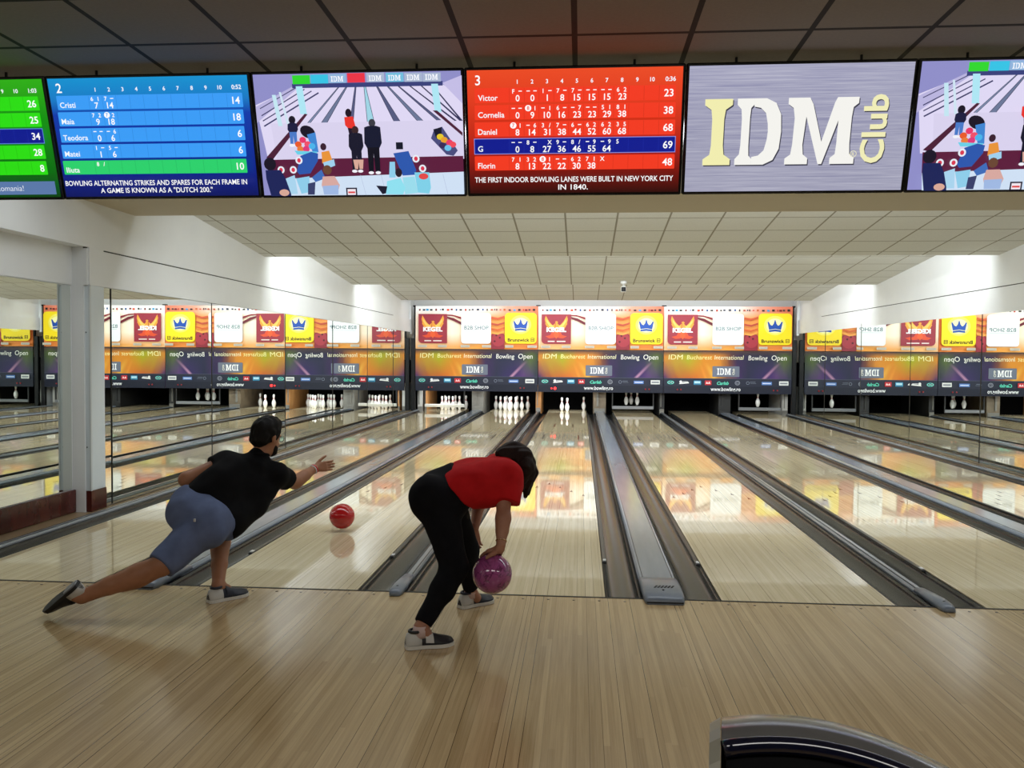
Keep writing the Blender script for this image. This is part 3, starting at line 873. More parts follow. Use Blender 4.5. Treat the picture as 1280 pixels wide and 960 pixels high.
blue = score([('Cristi', ['61', '7-'], ['7', '14'], '14'), ('Maia', ['72', '⑦2'], ['9', '18'], '18'), ('Teodora', ['--', '-6'], ['0', '6'], '6'),
              ('Matei', ['1-', '5-'], ['1', '6'], '6'), ('Iliuta', ['8/'], [], '10')], bg_blue, '#3a9cf6', '2', '0:52',
             ('BOWLING ALTERNATING STRIKES AND SPARES FOR EACH FRAME IN', 'A GAME IS KNOWN AS A "DUTCH 200."'), hot={4: '#2bd06c'})
red = score([('Victor', ['F-', '--', '1-', '7-', '7-', '--', '--', '62'], ['0', '0', '1', '8', '15', '15', '15', '23'], '23'),
             ('Cornelia', ['--', '⑧1', '-1', '6-', '-7', '--', '51', '81'], ['0', '9', '10', '16', '23', '23', '29', '38'], '38'),
             ('Daniel', ['⑦1', '-6', '3/', '7-', '6-', '62', '62', '35'], ['8', '14', '31', '38', '44', '52', '60', '68'], '68'),
             ('G', ['--', '8-', ' X', '9-', '8/', '-9', '-9', '5 '], ['0', '8', '27', '36', '46', '55', '64'], '69'),
             ('Florin', ['71', '32', '⑧1', '--', '62', '71', 'X '], ['8', '13', '22', '22', '30', '38'], '48')], bg_red, '#f23a20', '3', '0:36',
            ('THE FIRST INDOOR BOWLING LANES WERE BUILT IN NEW YORK CITY', 'IN 1840.'), hot={3: '#0b1a8e'}, hotedge='#7f8fe0')
green = score([('', [], [], '26'), ('', [], [], '25'), ('', [], [], '34'), ('', [], [], '28'), ('', [], [], '8')], bg_green, '#2bdc12', '1', '1:03', (), hot={2: '#0b1a8e'}, hotedge='#5f7fe0')
def green_(cv):
    green(cv); cv.rect(0, 484, 1000, 548, '#5a78a8'); cv.text(832, 530, 'Romania!', 40, '#f2f6fb', 'r', -.01)
def steel(cv):
    cv.mats.append(bg_steel); cv.keys['bg'] = 0
    cv.mb.add([cv.P(0, 0), cv.P(1000, 0), cv.P(1000, 564), cv.P(0, 564)], [(0, 1, 2, 3)], 0, False)
    for dx, dy, cs in ((5, 6, ('#3c3c4c',)*2), (0, 0, ('#f1edb0', '#f4f3ee'))):
        tot = 506; x, y, w, h = 78, 146, 692, 296
        logo(cv, x+dx, y+dy, w, h, cs[1])
        if dx == 0:
            # the first letter is warmer than the rest
            shape(cv, [(x+a/tot*w, y+b/100*h) for a, b in LOGO['I'][1][0]], cs[0])
    cv.ring(766, 398, 15, 15, 2.5, '#f1edc0', 20); cv.text(766, 407, 'R', 23, '#f1edc0', 'c', .0)
    for dx, dy, c in ((4, 5, '#3c3c4c'), (0, 0, '#f0ecb8')):
        cv.text(898+dx, 440+dy, 'Club', 148, c, 'l', .022, fit=304, rot=-PI/2)
def video(cv):
    W0, H0 = 1190, 692
    cv.w, cv.h = W0, H0
    R_, P_ = cv.rect, cv.poly
    def pts(*q): return [(a-45, b-150) for a, b in q]
    R_(0, 0, W0, H0, '#8f8ec8')
    P_(pts((45,320),(280,225),(1120,215),(1240,290),(1240,640),(90,640)), '#dfd8f4')
    P_(pts((45,330),(300,205),(300,230),(45,420)), '#b9b4de')
    P_(pts((1130,215),(1240,175),(1240,330)), '#c4bde6')
    # lanes: dark strips converge towards the far end
    for a, b, w in ((70,340,5),(75,380,6),(80,410,6),(85,440,8)): cv.line(a-45, b-150, 300+((a-70)*8)-45, 222-150+((b-340)*.35), w, '#3a3a66')
    for x0, x1, w0, w1, c in ((350,540,16,5,'#7f8fb0'),(440,585,34,8,'#6c7898'),(600,637,20,7,'#565b80'),(712,690,40,10,'#9fd4e4'),(865,760,36,9,'#565b80'),(1000,820,34,8,'#6c7898'),(1110,880,24,6,'#565b80'),(1200,945,10,5,'#3a3a66'),(1230,1010,10,5,'#3a3a66'),(1236,1075,8,4,'#3a3a66')):
        y0 = 425
        P_(pts((x0-w0/2,y0),(x0+w0/2,y0),(x1+w1/2,226),(x1-w1/2,226)), c)
        cv.line(x0-w0/2-45, y0-150, x1-w1/2-45, 76, 3, '#2c2c4c'); cv.line(x0+w0/2-45, y0-150, x1+w1/2-45, 76, 3, '#2c2c4c')
    P_(pts((130,425),(1190,420),(1240,500),(1240,625),(150,635)), '#d9d2ee')
    # far screens in the picture
    R_(230, 55, 1090, 80, '#39407a')
    for x, c in ((280,'#2fd62e'),(385,'#35c3e4'),(488,'#8fb4dc'),(596,'#ea3346'),(706,'#a8b6d0'),(816,'#72bede'),(922,'#a8b6d0'),(1026,'#a8b6d0')):
        R_(x-45, 2+abs(x-650)*.02, x+56, 54+abs(x-650)*.01, c)
        if c in ('#8fb4dc', '#a8b6d0', '#72bede'):
            logo(cv, x-32, 18, 72, 30, '#f6f8ff')
    for x in (300, 1072): P_(pts((x,220),(x+38,220),(x+52,375),(x+14,375)), '#aee6f4')
    P_(pts((158,265),(180,265),(205,440),(180,440)), '#c3e6f2'); P_(pts((200,250),(212,250),(245,430),(230,430)), '#cfe4f2')
    P_(pts((90,620),(340,372),(356,376),(130,630)), '#4c2038'); P_(pts((1075,366),(1100,366),(1240,490),(1240,510)), '#4c2038')
    # floor in front
    P_(pts((90,632),(1240,622),(1240,720),(100,760)), '#5c1c3c'); P_(pts((100,745),(1240,712),(1240,842),(110,842)), '#cfe0f4')
    for x in (640, 760, 1000, 1120): cv.line(x-45, 575, x-20, 692, 2, '#aebad8')
    def person(x, y0, y1, w, top, leg, head, skin='#d8a898', hy=None):
        cv.ell(x-45, y0-150+18, 20, 23, head, 12)
        P_(pts((x-w*.5,y0+42),(x-w*.25,y0+34),(x+w*.25,y0+34),(x+w*.5,y0+42),(x+w*.55,y0+(y1-y0)*.42),(x+w*.38,y0+(y1-y0)*.52),(x-w*.38,y0+(y1-y0)*.52),(x-w*.55,y0+(y1-y0)*.42)), top)
        P_(pts((x-w*.38,y0+(y1-y0)*.5),(x+w*.38,y0+(y1-y0)*.5),(x+w*.36,y1-14),(x+w*.06,y1-14),(x,y0+(y1-y0)*.62),(x-w*.06,y1-14),(x-w*.36,y1-14)), leg)
        cv.ell(x-w*.22-45, y1-160, 16, 9, '#f2f2fa', 10); cv.ell(x+w*.22-45, y1-160, 16, 9, '#f2f2fa', 10)
    person(264, 388, 560, 56, '#1c1c40', '#4a7ac8', '#1a1426')
    cv.ell(305, 325, 46, 34, '#1a1426', 16, .5); P_(pts((345,490),(395,478),(405,590),(372,600)), '#3f86d2')
    for x, y, c in ((290,545,'#ea5a2a'),(318,520,'#e83a6a'),(345,545,'#f0506a'),(300,572,'#e87c3a'),(335,572,'#de3a7a'),(370,556,'#4ab4ea')): cv.ell(x-45, y-150, 20, 18, c, 12)
    P_(pts((265,580),(400,588),(390,605),(280,603)), '#6ad0e8')
    # bowler in red
    cv.ell(595-45, 372-150, 18, 24, '#1c1020', 12); P_(pts((570,395),(620,392),(632,450),(618,462),(585,455),(572,440)), '#e8342c'); P_(pts((586,455),(618,460),(612,490),(592,490)), '#201428')
    person(628, 450, 712, 78, '#17172c', '#17172c', '#3a2428'); P_(pts((606,636),(666,636),(660,690),(640,690),(636,650),(632,690),(614,690)), '#d8a898')
    person(728, 412, 722, 92, '#141830', '#10101e', '#3a3a44')
    cv.ell(438-45, 560-150, 18, 21, '#3a2030', 12); P_(pts((425,590),(470,582),(486,640),(425,655)), '#e8943a'); P_(pts((430,650),(495,632),(500,668),(440,690)), '#9fd0ee')
    # tables and seats
    P_(pts((300,610),(365,588),(405,598),(400,640),(350,712),(285,718),(272,700)), '#2c57ac'); P_(pts((842,602),(930,590),(970,700),(960,726),(890,730)), '#2c57ac')
    R_(860-45, 540-150, 900-45, 580-150, '#141828')
    for x, y in ((290,636),(252,690),(180,690),(972,634),(1008,690)): cv.ell(x-45, y-150, 21, 22, '#e8eef8', 12); cv.ell(x-45, y-150, 11, 13, '#d83a52', 10)
    P_(pts((265,740),(345,728),(340,820),(290,830)), '#8ecdea'); P_(pts((820,650),(850,650),(850,740),(812,740)), '#8ecdea'); P_(pts((890,740),(960,735),(975,830),(900,838)), '#9adcec')
    P_(pts((960,712),(1045,712),(1052,800),(1040,835),(975,828)), '#7fd0e8'); cv.ell(1012-45, 735-150, 28, 18, '#e24a4a', 12)
    P_(pts((360,735),(420,690),(440,740),(380,762)), '#3f6cb8')
    cv.ell(120-45, 655-150, 36, 38, '#1a1426', 14); P_(pts((90,690),(180,690),(225,780),(230,842),(110,842),(90,740)), '#1c2458'); cv.ell(190-45, 822-150, 30, 20, '#d8a898', 12)
    P_(pts((205,740),(260,720),(270,830),(230,830)), '#a9d4ee')
    cv.ell(455-45, 692-150, 26, 28, '#6a4634', 12); P_(pts((425,730),(495,728),(522,780),(505,830),(430,830),(415,780)), '#d7a8a0'); P_(pts((420,785),(515,780),(510,835),(425,835)), '#9fb8e2')
    P_(pts((335,770),(380,760),(370,835),(330,835)), '#39406a')
    cv.ell(870-45, 712-150, 20, 26, '#2a1c28', 12); P_(pts((800,760),(880,742),(905,800),(890,838),(790,836)), '#8fe0f0'); P_(pts((735,785),(800,790),(790,830),(770,836)), '#1c1c30')
    R_(558-45, 796-150, 622-45, 842-150, '#1c1830'); R_(566-45, 804-150, 614-45, 838-150, '#f0e6ee'); R_(570-45, 818-150, 610-45, 828-150, '#e04a4a')
    # ball rack at the right
    P_(pts((1065,520),(1085,470),(1130,456),(1215,590),(1190,620),(1150,612)), '#4a4c7c'); P_(pts((1080,470),(1128,458),(1126,510),(1095,520)), '#17182c')
    for x, y, c in ((1118,512,'#e6c92e'),(1140,530,'#e8a02e'),(1170,545,'#e83a6a'),(1188,556,'#f04a5a'),(1130,560,'#3a2a5a'),(1160,575,'#6ac0ea')): cv.ell(x-45, y-150, 20, 17, c, 12)
TX = [-3.075+1.245*i for i in range(-1, 5)]
screen(TX[0], 'overhead screen with green score table, cut off by the left edge', green_)
screen(TX[1], 'overhead screen with blue score table and one green bottom row', blue)
screen(TX[2], 'overhead screen with a camera view, between the blue and the red score table', video)
screen(TX[3], 'overhead screen with red score table and one dark blue row', red)
screen(TX[4], 'overhead screen with big white slab serif letters on brushed grey', steel)
screen(TX[5], 'overhead screen with a camera view of the lanes, cut off by the right edge', video)

# ------------------------------------------------------------------ ball return standing on the approach
t = empty('ball_return', (-.055, -3.77, 0), math.radians(-9), 'silver ball return hood with dark blue glossy rim and black mouth at the bottom edge', 'ball return')
silver = mottled('hood_silver', '#8b8d90', '#999b9d', 3., .2, .75)
navy = mat('hood_rim_navy', '#0b0f22', .12, coat=.6)
mouth = mat('hood_mouth_black', '#020203', .7, spec=.1)
def hring(s):
    x = .203*s; dy = -.03*s*s; dz = .045-.027*(s+.45)**2
    return [(x, y+dy, z+dz) for y, z in ((.085, .60), (.10, .70), (.095, .748), (.07, .775), (.03, .789), (-.015, .792), (-.05, .787), (-.056, .779))]
S = [-1+2*i/20 for i in range(21)]
mb = MB(); mb.loft([hring(s) for s in S], 0, False, True, closed=False)
for s in (-1, 1):                                                          # side cheeks
    r = hring(s); n = len(r)
    mb.add(r+[(r[0][0], -.24, .60), (r[0][0], -.235, .665), (r[0][0], -.16, .725)], [tuple([0, n, n+1, n+2]+list(range(n-1, 0, -1)))], 0, False)
obj('shell', mb, silver, t)
mb = MB(); mb.tube([(hring(s)[-1][0]*.985, hring(s)[-1][1]-.010, hring(s)[-1][2]-.006) for s in S], .017, 12)
obj('rim', mb, navy, t)
mb = MB(); mb.loft([[(hring(s)[-1][0]*.96, hring(s)[-1][1]-.016, hring(s)[-1][2]-.020), (hring(s)[-1][0]*.96, -.17-.02*s*s, .69-.03*s*s), (hring(s)[-1][0]*.96, -.24, .60)] for s in S], 0, False, True, closed=False)
obj('mouth', mb, mouth, t)
r0 = hring(-1); mb = MB(); cheek = [(y, z) for x, y, z in r0[1:-1]]+[(-.12, .80), (-.2, .72), (-.22, .60), (.08, .60)]
mb.loft([[(r0[0][0]-.002, y, z) for y, z in cheek], [(r0[0][0]-.022, y*.96-.004, z-.012) for y, z in cheek]], 0, True, False)
obj('cheek', mb, mottled('cheek_olive_grey', '#8f8c7c', '#99968a', 3., .35, .2), t)
mb = MB(); mb.box((-.17, -.22, .0), (.17, .075, .62), bev=.02); mb.box((-.232, -.2, .56), (-.212, -.06, .74), bev=.006)
obj('pedestal', mb, mat('pedestal_grey', '#2c2e32', .4), t)

# ------------------------------------------------------------------ light
def area(name, loc, rot, sx, sy, power, col, spread=PI):
    l = bpy.data.lights.new(name, 'AREA'); l.shape = 'RECTANGLE'; l.size = sx; l.size_y = sy; l.energy = power; l.color = col; l.spread = spread
    o = bpy.data.objects.new(name, l); COL.objects.link(o); o.location = loc; o.rotation_euler = rot
    return o
COOL = (.90, .96, 1.); WARM = (1., .86, .68)
# fluorescent rows hidden behind the ceiling steps, shining towards the pins
for y, p, tilt, wid in ((3.42, 170, 40, 7.4), (7.12, 265, 72, 9.2), (12.02, 250, 72, 9.2), (16.82, 47, 72, 9.2)):  # first row is unseen fill added behind the beam for the near lanes
    area('step_light', (0., y, 3.2), (math.radians(tilt), 0, 0), wid, .16, p, COOL)
# unseen fill added under the near ceiling, between the screens and the beam
area('ceiling_fill', (0., 1.1, 3.19), (0, 0, 0), 9.4, .5, 88, COOL)
# pit lamps over the racks that are set
for k in 'ABC':
    area('pit_lamp', (LANES[k], 17.99, .62), (math.radians(48), 0, 0), .9, .05, 9, COOL)
# weak unseen fill added at the rear to brighten the approach
for x in (-3.2, 0., 3.2):
    area('rear_fill', (x, -5.2, 3.15), (math.radians(28), 0, 0), 1.8, 1.0, 42, (1., .97, .92))
w = bpy.data.worlds.new('World'); scene.world = w; w.use_nodes = True
w.node_tree.nodes['Background'].inputs[0].default_value = (.5, .52, .55, 1); w.node_tree.nodes['Background'].inputs[1].default_value = .05

# ------------------------------------------------------------------ camera and view
cam = bpy.data.cameras.new('Camera'); co = bpy.data.objects.new('Camera', cam); COL.objects.link(co)
cam.sensor_fit = 'HORIZONTAL'; cam.sensor_width = 36.; cam.lens = 1070.67/1280*36; cam.clip_start = .05
yaw, pitch, roll = math.radians(4.5695), math.radians(1.8612), math.radians(.39)
fw = Vector((-math.sin(yaw)*math.cos(pitch), math.cos(yaw)*math.cos(pitch), -math.sin(pitch)))
rt = Vector((math.cos(yaw), math.sin(yaw), 0)); up = rt.cross(fw)
r2 = rt*math.cos(roll)+up*math.sin(roll); u2 = -rt*math.sin(roll)+up*math.cos(roll)
mw = Matrix((r2, u2, -fw)).transposed().to_4x4(); mw.translation = (-.5324, -5.3929, 1.5205)
co.matrix_world = mw
scene.camera = co
scene.view_settings.view_transform = 'Standard'; scene.view_settings.look = 'None'
scene.view_settings.exposure = 0.; scene.view_settings.gamma = 1.; scene.view_settings.use_curve_mapping = False
scene.cycles.max_bounces = 14; scene.cycles.glossy_bounces = 8; scene.cycles.diffuse_bounces = 5
# ------------------------------------------------------------------ figures: implicit surfaces meshed by surface nets
class Field:
    def __init__(s, lo, hi, h):
        s.lo = np.array(lo, np.float32); s.h = h
        s.n = np.ceil((np.array(hi)-np.array(lo))/h).astype(int)+1
        s.f = np.full(s.n, 1e3, np.float32)
    def like(s):
        q = Field.__new__(Field); q.lo, q.h, q.n = s.lo, s.h, s.n; q.f = np.full(s.n, 1e3, np.float32); return q
    def _sub(s, lo, hi, m):
        a = np.clip(np.floor((np.array(lo)-m-s.lo)/s.h).astype(int), 0, s.n); b = np.clip(np.ceil((np.array(hi)+m-s.lo)/s.h).astype(int)+1, 0, s.n)
        sl = tuple(slice(i, j) for i, j in zip(a, b))
        ax = [s.lo[i]+s.h*np.arange(a[i], b[i], dtype=np.float32) for i in range(3)]
        return sl, np.stack(np.meshgrid(*ax, indexing='ij'), -1)
    def _put(s, sl, d, k):
        g = s.f[sl]
        if k <= 0: s.f[sl] = np.minimum(g, d); return
        far = g > 10
        t = np.clip(.5+.5*(g-d)/k, 0, 1)
        r = g*(1-t)+d*t-k*t*(1-t)
        s.f[sl] = np.where(far, d, r)
    def cone(s, a, b, ra, rb, k=.02, cuts=()):
        a = np.array(a, np.float32); b = np.array(b, np.float32); r = max(ra, rb)
        sl, p = s._sub(np.minimum(a, b)-r, np.maximum(a, b)+r, k+3*s.h)
        if p.size == 0: return s
        ab = b-a; L = float(ab@ab) or 1e-9
        t = np.clip(((p-a)@ab)/L, 0, 1)
        d = np.linalg.norm(p-a-t[..., None]*ab, axis=-1)-(ra+t*(rb-ra))
        for q, nrm in cuts:
            nrm = np.array(nrm, np.float32); nrm = nrm/np.linalg.norm(nrm)
            d = np.maximum(d, (p-np.array(q, np.float32))@nrm)
        s._put(sl, d, k); return s
    def chain(s, pts, rad, k=.02):
        for i in range(len(pts)-1): s.cone(pts[i], pts[i+1], rad[i], rad[i+1], k)
        return s
    def ell(s, c, r, k=.02, fr=None, cuts=()):
        c = np.array(c, np.float32); R_ = max(r)
        sl, p = s._sub(c-R_, c+R_, k+3*s.h)
        if p.size == 0: return s
        q = p-c
        if fr is not None: q = q @ np.array(fr, np.float32).T          # rows of fr are the local axes
        r = np.array(r, np.float32)
        k0 = np.linalg.norm(q/r, axis=-1); k1 = np.linalg.norm(q/(r*r), axis=-1)+1e-9
        d = k0*(k0-1)/k1
        for cp, nrm in cuts:
            nrm = np.array(nrm, np.float32); nrm = nrm/np.linalg.norm(nrm)
            d = np.maximum(d, (p-np.array(cp, np.float32))@nrm)
        s._put(sl, d, k); return s
    def plane(s, pt, nrm, around, rad):
        """cut away what lies on the nrm side of the plane, inside a ball"""
        nrm = np.array(nrm, np.float32); nrm = nrm/np.linalg.norm(nrm); c = np.array(around, np.float32)
        sl, p = s._sub(c-rad, c+rad, 0)
        d = (p-np.array(pt, np.float32))@nrm; ins = np.linalg.norm(p-c, axis=-1) < rad
        s.f[sl] = np.where(ins, np.maximum(s.f[sl], d), s.f[sl]); return s
    def join(s, o, k=.0):
        s._put(tuple(slice(0, q) for q in s.n), o.f, k); return s
    def carve(s, o, off=0.):
        s.f = np.maximum(s.f, -(o.f+off)); return s
    def folds(s, amp, axes, freq, phase=0.):
        I = np.argwhere(np.abs(s.f) < .05)
        p = s.lo+I*s.h
        w = np.zeros(len(I), np.float32)
        for (ax, fq) in zip(axes, freq):
            ax = np.array(ax)/np.linalg.norm(ax)
            u = p@ax; v = p@np.array((.31, -.52, .79)); z = p@np.array((-.62, .41, .33))
            w += np.sin(u*fq+1.7*np.sin(v*fq*.37+phase)+1.1*np.sin(z*fq*.61))
        s.f[tuple(I.T)] += amp*w/len(axes); return s
    def mesh(s):
        f = s.f; n = s.n; sg = f < 0
        c = sum(sg[i:n[0]-1+i, j:n[1]-1+j, k:n[2]-1+k].astype(np.int8) for i in (0, 1) for j in (0, 1) for k in (0, 1))
        act = (c > 0) & (c < 8)
        I = np.argwhere(act); vid = np.full(act.shape, -1, np.int64); vid[tuple(I.T)] = np.arange(len(I))
        acc = np.zeros((len(I), 3)); cnt = np.zeros(len(I))
        off = [(i, j, k) for i in (0, 1) for j in (0, 1) for k in (0, 1)]
        for a in off:
            for ax in range(3):
                if a[ax] == 1: continue
                b = list(a); b[ax] = 1
                fa = f[tuple((I+a).T)]; fb = f[tuple((I+b).T)]
                m = (fa < 0) != (fb < 0)
                t = np.where(m, fa/np.where(m, fa-fb, 1), 0)
                q = np.array(a, float)+np.eye(3)[ax]*t[:, None]
                acc += q*m[:, None]; cnt += m
        V = s.lo+(I+acc/np.maximum(cnt, 1)[:, None])*s.h
        F = []
        for ax in range(3):
            o1, o2 = [(1, 2), (2, 0), (0, 1)][ax]
            e = np.eye(3, dtype=int)
            g0 = sg[tuple(slice(0, n[i]-1) for i in range(3))]
            sh = [slice(0, n[i]-1) for i in range(3)]; sh[ax] = slice(1, n[ax])
            g1 = sg[tuple(sh)]
            E_ = np.argwhere(g0 != g1)
            E_ = E_[(E_[:, o1] > 0) & (E_[:, o2] > 0)]
            ins = g0[tuple(E_.T)]
            q = np.stack([vid[tuple((E_-e[o1]-e[o2]).T)], vid[tuple((E_-e[o2]).T)], vid[tuple(E_.T)], vid[tuple((E_-e[o1]).T)]], 1)
            q[~ins] = q[~ins][:, ::-1]
            F.append(q)
        F = np.concatenate(F); F = F[(F >= 0).all(1)]
        # two rounds of light smoothing
        for _ in range(2):
            S_ = np.zeros_like(V); N_ = np.zeros(len(V))
            for i in range(4):
                a, b = F[:, i], F[:, (i+1) % 4]
                np.add.at(S_, a, V[b]); np.add.at(N_, a, 1)
            V = V*.5+.5*S_/np.maximum(N_, 1)[:, None]
        return V, F
def skin_obj(name, fields, m, parent):
    mb_v = []; mb_f = []; o = 0
    for f in fields:
        V, F = f.mesh(); mb_v.append(V); mb_f.append(F+o); o += len(V)
    V = np.concatenate(mb_v); F = np.concatenate(mb_f)
    me = bpy.data.meshes.new(name); me.from_pydata(V.tolist(), [], F.tolist()); me.materials.append(m)
    me.polygons.foreach_set('use_smooth', [True]*len(F)); me.update()
    ob = bpy.data.objects.new(name, me); COL.objects.link(ob); ob.parent = parent
    return ob
A_ = lambda *q: np.array(q, float)
def unit(v): v = np.array(v, float); return v/np.linalg.norm(v)
def frame(f, u):
    """forward, left, up axes"""
    f = unit(f); l = unit(np.cross(u, f)); return f, l, np.cross(f, l)

def head(S, c, f, u, k=1.):
    f, l, u = frame(f, u); P = lambda a, b, d: c+(f*a+l*b+u*d)*k
    fr = (f, l, u)
    S.ell(P(-.012, 0, .03), (.098*k, .077*k, .088*k), .02, fr)
    S.ell(P(.035, 0, -.04), (.062*k, .056*k, .075*k), .03, fr)               # face
    S.ell(P(.06, 0, -.09), (.032*k, .034*k, .026*k), .03, fr)                # chin
    S.cone(P(.088, 0, .0), P(.110, 0, -.038), .010*k, .014*k, .014)          # nose
    S.cone(P(.085, -.03, .018), P(.085, .03, .018), .012*k, .012*k, .016)    # brow
    S.ell(P(.091, 0, -.068), (.012*k, .024*k, .010*k), .010, fr)             # lips
    for s in (-1, 1):
        S.ell(P(-.005, s*.079, -.01), (.018*k, .010*k, .031*k), .006, fr)    # ears
    return P, fr
def eyes(P, parent, white, dark):
    for s in (-1, 1):
        mb = MB(); mb.ball(P(.079, s*.031, -.002), .0125, 0, 12); mb.ball(P(.0885, s*.031, -.002), .0055, 1, 8)
        obj('eye', mb, [white, dark], parent)

def hand(S, w, d, n, sc=1., curl=(.25, .25, .3, .35), side=1, thumb=(.5, .75, .2), spread=.06):
    """w wrist, d towards the fingers, n out of the back of the hand; side = +1 when the thumb lies along n x d"""
    d = unit(d); n = unit(n-d*np.dot(n, d)); t = np.cross(n, d)*side
    Q = lambda a, b, c: w+(d*a+t*b+n*c)*sc
    S.cone(w-d*.02, w+d*.012*sc, .025*sc, .023*sc, .012)
    for b, e in ((.026, .028), (.009, .009), (-.008, -.010), (-.024, -.029)):
        S.cone(Q(.012, b*.62, 0), Q(.082-abs(e)*.15, e, 0), .0165*sc, .0125*sc, .010)
    for i, (b, L) in enumerate(((.028, .072), (.009, .080), (-.010, .075), (-.029, .060))):
        p = Q(.084-abs(b)*.2, b, 0); a = curl[i]; ang = 0.
        r = .0098*sc
        dd = unit(d+t*(b*spread*20))
        for j, fr_ in enumerate((.45, .30, .25)):
            ang += a*(1.0 if j else .8)
            v = dd*math.cos(ang)-n*math.sin(ang)
            q = p+v*L*fr_*sc*1.0
            S.cone(p, q, r, r*.9, .0035); p = q; r *= .9
    p = Q(.018, .026, -.004); v = unit(d*thumb[0]+t*thumb[1]-n*thumb[2])
    q = p+v*.040*sc; S.cone(p, q, .0145*sc, .0115*sc, .008)
    v2 = unit(v+d*.45); q2 = q+v2*.032*sc; S.cone(q, q2, .0112*sc, .0098*sc, .004)
    v3 = unit(v2+d*.3); S.cone(q2, q2+v3*.026*sc, .0098*sc, .0080*sc, .003)

def shoe(heel, fwd, up, L, cols, parent, say):
    """heel: point under the back of the sole; cols: upper, heel panel, sole, strap"""
    f, l, u = frame(fwd, up)
    def P(a, b, c): return tuple(heel+f*a*L+l*b+u*c)
    T = [0, .03, .1, .2, .32, .45, .6, .74, .87, .96, 1.]
    Wd = [.020, .030, .036, .036, .034, .037, .045, .048, .042, .026, .010]
    Hh = [.050, .072, .082, .088, .086, .078, .064, .054, .047, .040, .026]
    def ring(i, g=0., base=.016):
        t, w, h = T[i], Wd[i]+g, Hh[i]+g
        top = .70 if i > 5 else .62
        pr = [(-w*.96, base), (-w, base+.012), (-w*.93, h*.55), (-w*top*.9, h*.86), (-w*.3, h), (w*.3, h), (w*top*.9, h*.86), (w*.93, h*.55), (w, base+.012), (w*.96, base)]
        return [P(t, b, c) for b, c in pr]
    mb = MB(); mb.loft([ring(i) for i in range(len(T))], 0)
    up_ = obj('shoe', mb, cols[0], parent)
    mb = MB(); mb.loft([ring(i, .0025) for i in range(0, 5)], 0); obj('heel_panel', mb, cols[1], up_)
    mb = MB(); mb.loft([[P(T[i]*1.01-.005, b*(Wd[i]+.005), c) for b, c in ((-1, .0), (-1, .018), (1, .018), (1, 0.))] for i in range(len(T))], 0, True, False); obj('sole', mb, cols[2], up_)
    mb = MB(); rr = []
    for t, i in ((.40, 4), (.46, 5), (.56, 6)):
        w, h = Wd[i]+.003, Hh[i]+.004
        rr.append([P(t, b, c) for b, c in ((-w, .03), (-w*.93, h*.58), (-w*.6, h*.88), (-w*.3, h), (w*.3, h), (w*.6, h*.88), (w*.93, h*.58), (w, .03))])
    mb.loft(rr, 0, False, True, closed=False); obj('strap', mb, cols[3], up_)
    mb = MB(); mb.tube([P(.16, .031*math.cos(a)*1.0, .085+.004*math.sin(a)) if False else P(.20+.12*math.cos(a), .030*math.sin(a), .088) for a in [2*PI*i/14 for i in range(14)]], .008, 8, closed=True)
    obj('collar', mb, cols[0], up_)
    return up_

def skin_mat(name, c, c2):
    m = mat(name, c, .5, spec=.35); g = N(m)
    v, _ = g.coords('Object')
    g.link(g.mix(g.maprange(g.noise(v, 9., 4, .6), .35, .7), srgb(c), srgb(c2)), g.b.inputs['Base Color'])
    g.b.inputs['Subsurface Weight'].default_value = .06; g.b.inputs['Subsurface Radius'].default_value = (.012, .005, .003)
    return m
def cloth_mat(name, c, rough=.9, weave=700.):
    m = mat(name, c, rough, spec=.15); g = N(m)
    v, _ = g.coords('Object')
    f = g.noise(v, weave, 2); g.link(g.mix(g.maprange(g.noise(v, 14., 4), .3, .75), srgb(c), tuple(min(1, q*1.28+.002) for q in srgb(c))), g.b.inputs['Base Color'])
    b = g.new('ShaderNodeBump'); b.inputs['Strength'].default_value = .15; b.inputs['Distance'].default_value = .001
    g.link(f, b.inputs['Height']); g.link(b.outputs[0], g.b.inputs['Normal'])
    return m
skin_m = skin_mat('skin_man', '#9c6a4c', '#a87456')
skin_w = skin_mat('skin_woman', '#a06e56', '#ac7a60')
eye_white = mat('eye_white', '#e8e4de', .25); eye_dark = mat('eye_dark', '#1c120c', .2)
black_tee = cloth_mat('black_jersey', '#0b0b0d'); short_cloth = cloth_mat('slate_cotton', '#5b6684')
red_tee = cloth_mat('red_jersey', '#b3161a'); black_pants = cloth_mat('black_denim', '#0a0a0e')
def hair_mat(name, c):
    m = mat(name, c, .65, spec=.18); g = N(m)
    v, (x, y, z) = g.coords('Object')
    f = g.noise(g.vec(g.math('MULTIPLY', x, 60.), g.math('MULTIPLY', y, 60.), g.math('MULTIPLY', z, 9.)), 3., 4, .65)
    g.link(g.mix(g.maprange(f, .35, .7), srgb(c), tuple(q*1.8+.001 for q in srgb(c))), g.b.inputs['Base Color'])
    b = g.new('ShaderNodeBump'); b.inputs['Strength'].default_value = .6; b.inputs['Distance'].default_value = .004
    g.link(f, b.inputs['Height']); g.link(b.outputs[0], g.b.inputs['Normal'])
    return m
hair_black = hair_mat('hair_black', '#0d0a09'); hair_brown = hair_mat('hair_dark_brown', '#1d100c')
shoe_navy = mat('shoe_navy', '#1c2130', .5); shoe_dark = mat('shoe_charcoal', '#1d1c1e', .55); shoe_grey = mat('shoe_pale_grey', '#c4c2bb', .5); sole_white = mat('sole_white', '#d8d5cc', .5); sole_dark = mat('sole_dark', '#1a1817', .6)
V3 = lambda q: np.array(q, float)
exec_lerp = lambda a, b, t: V3(a)*(1-t)+V3(b)*t

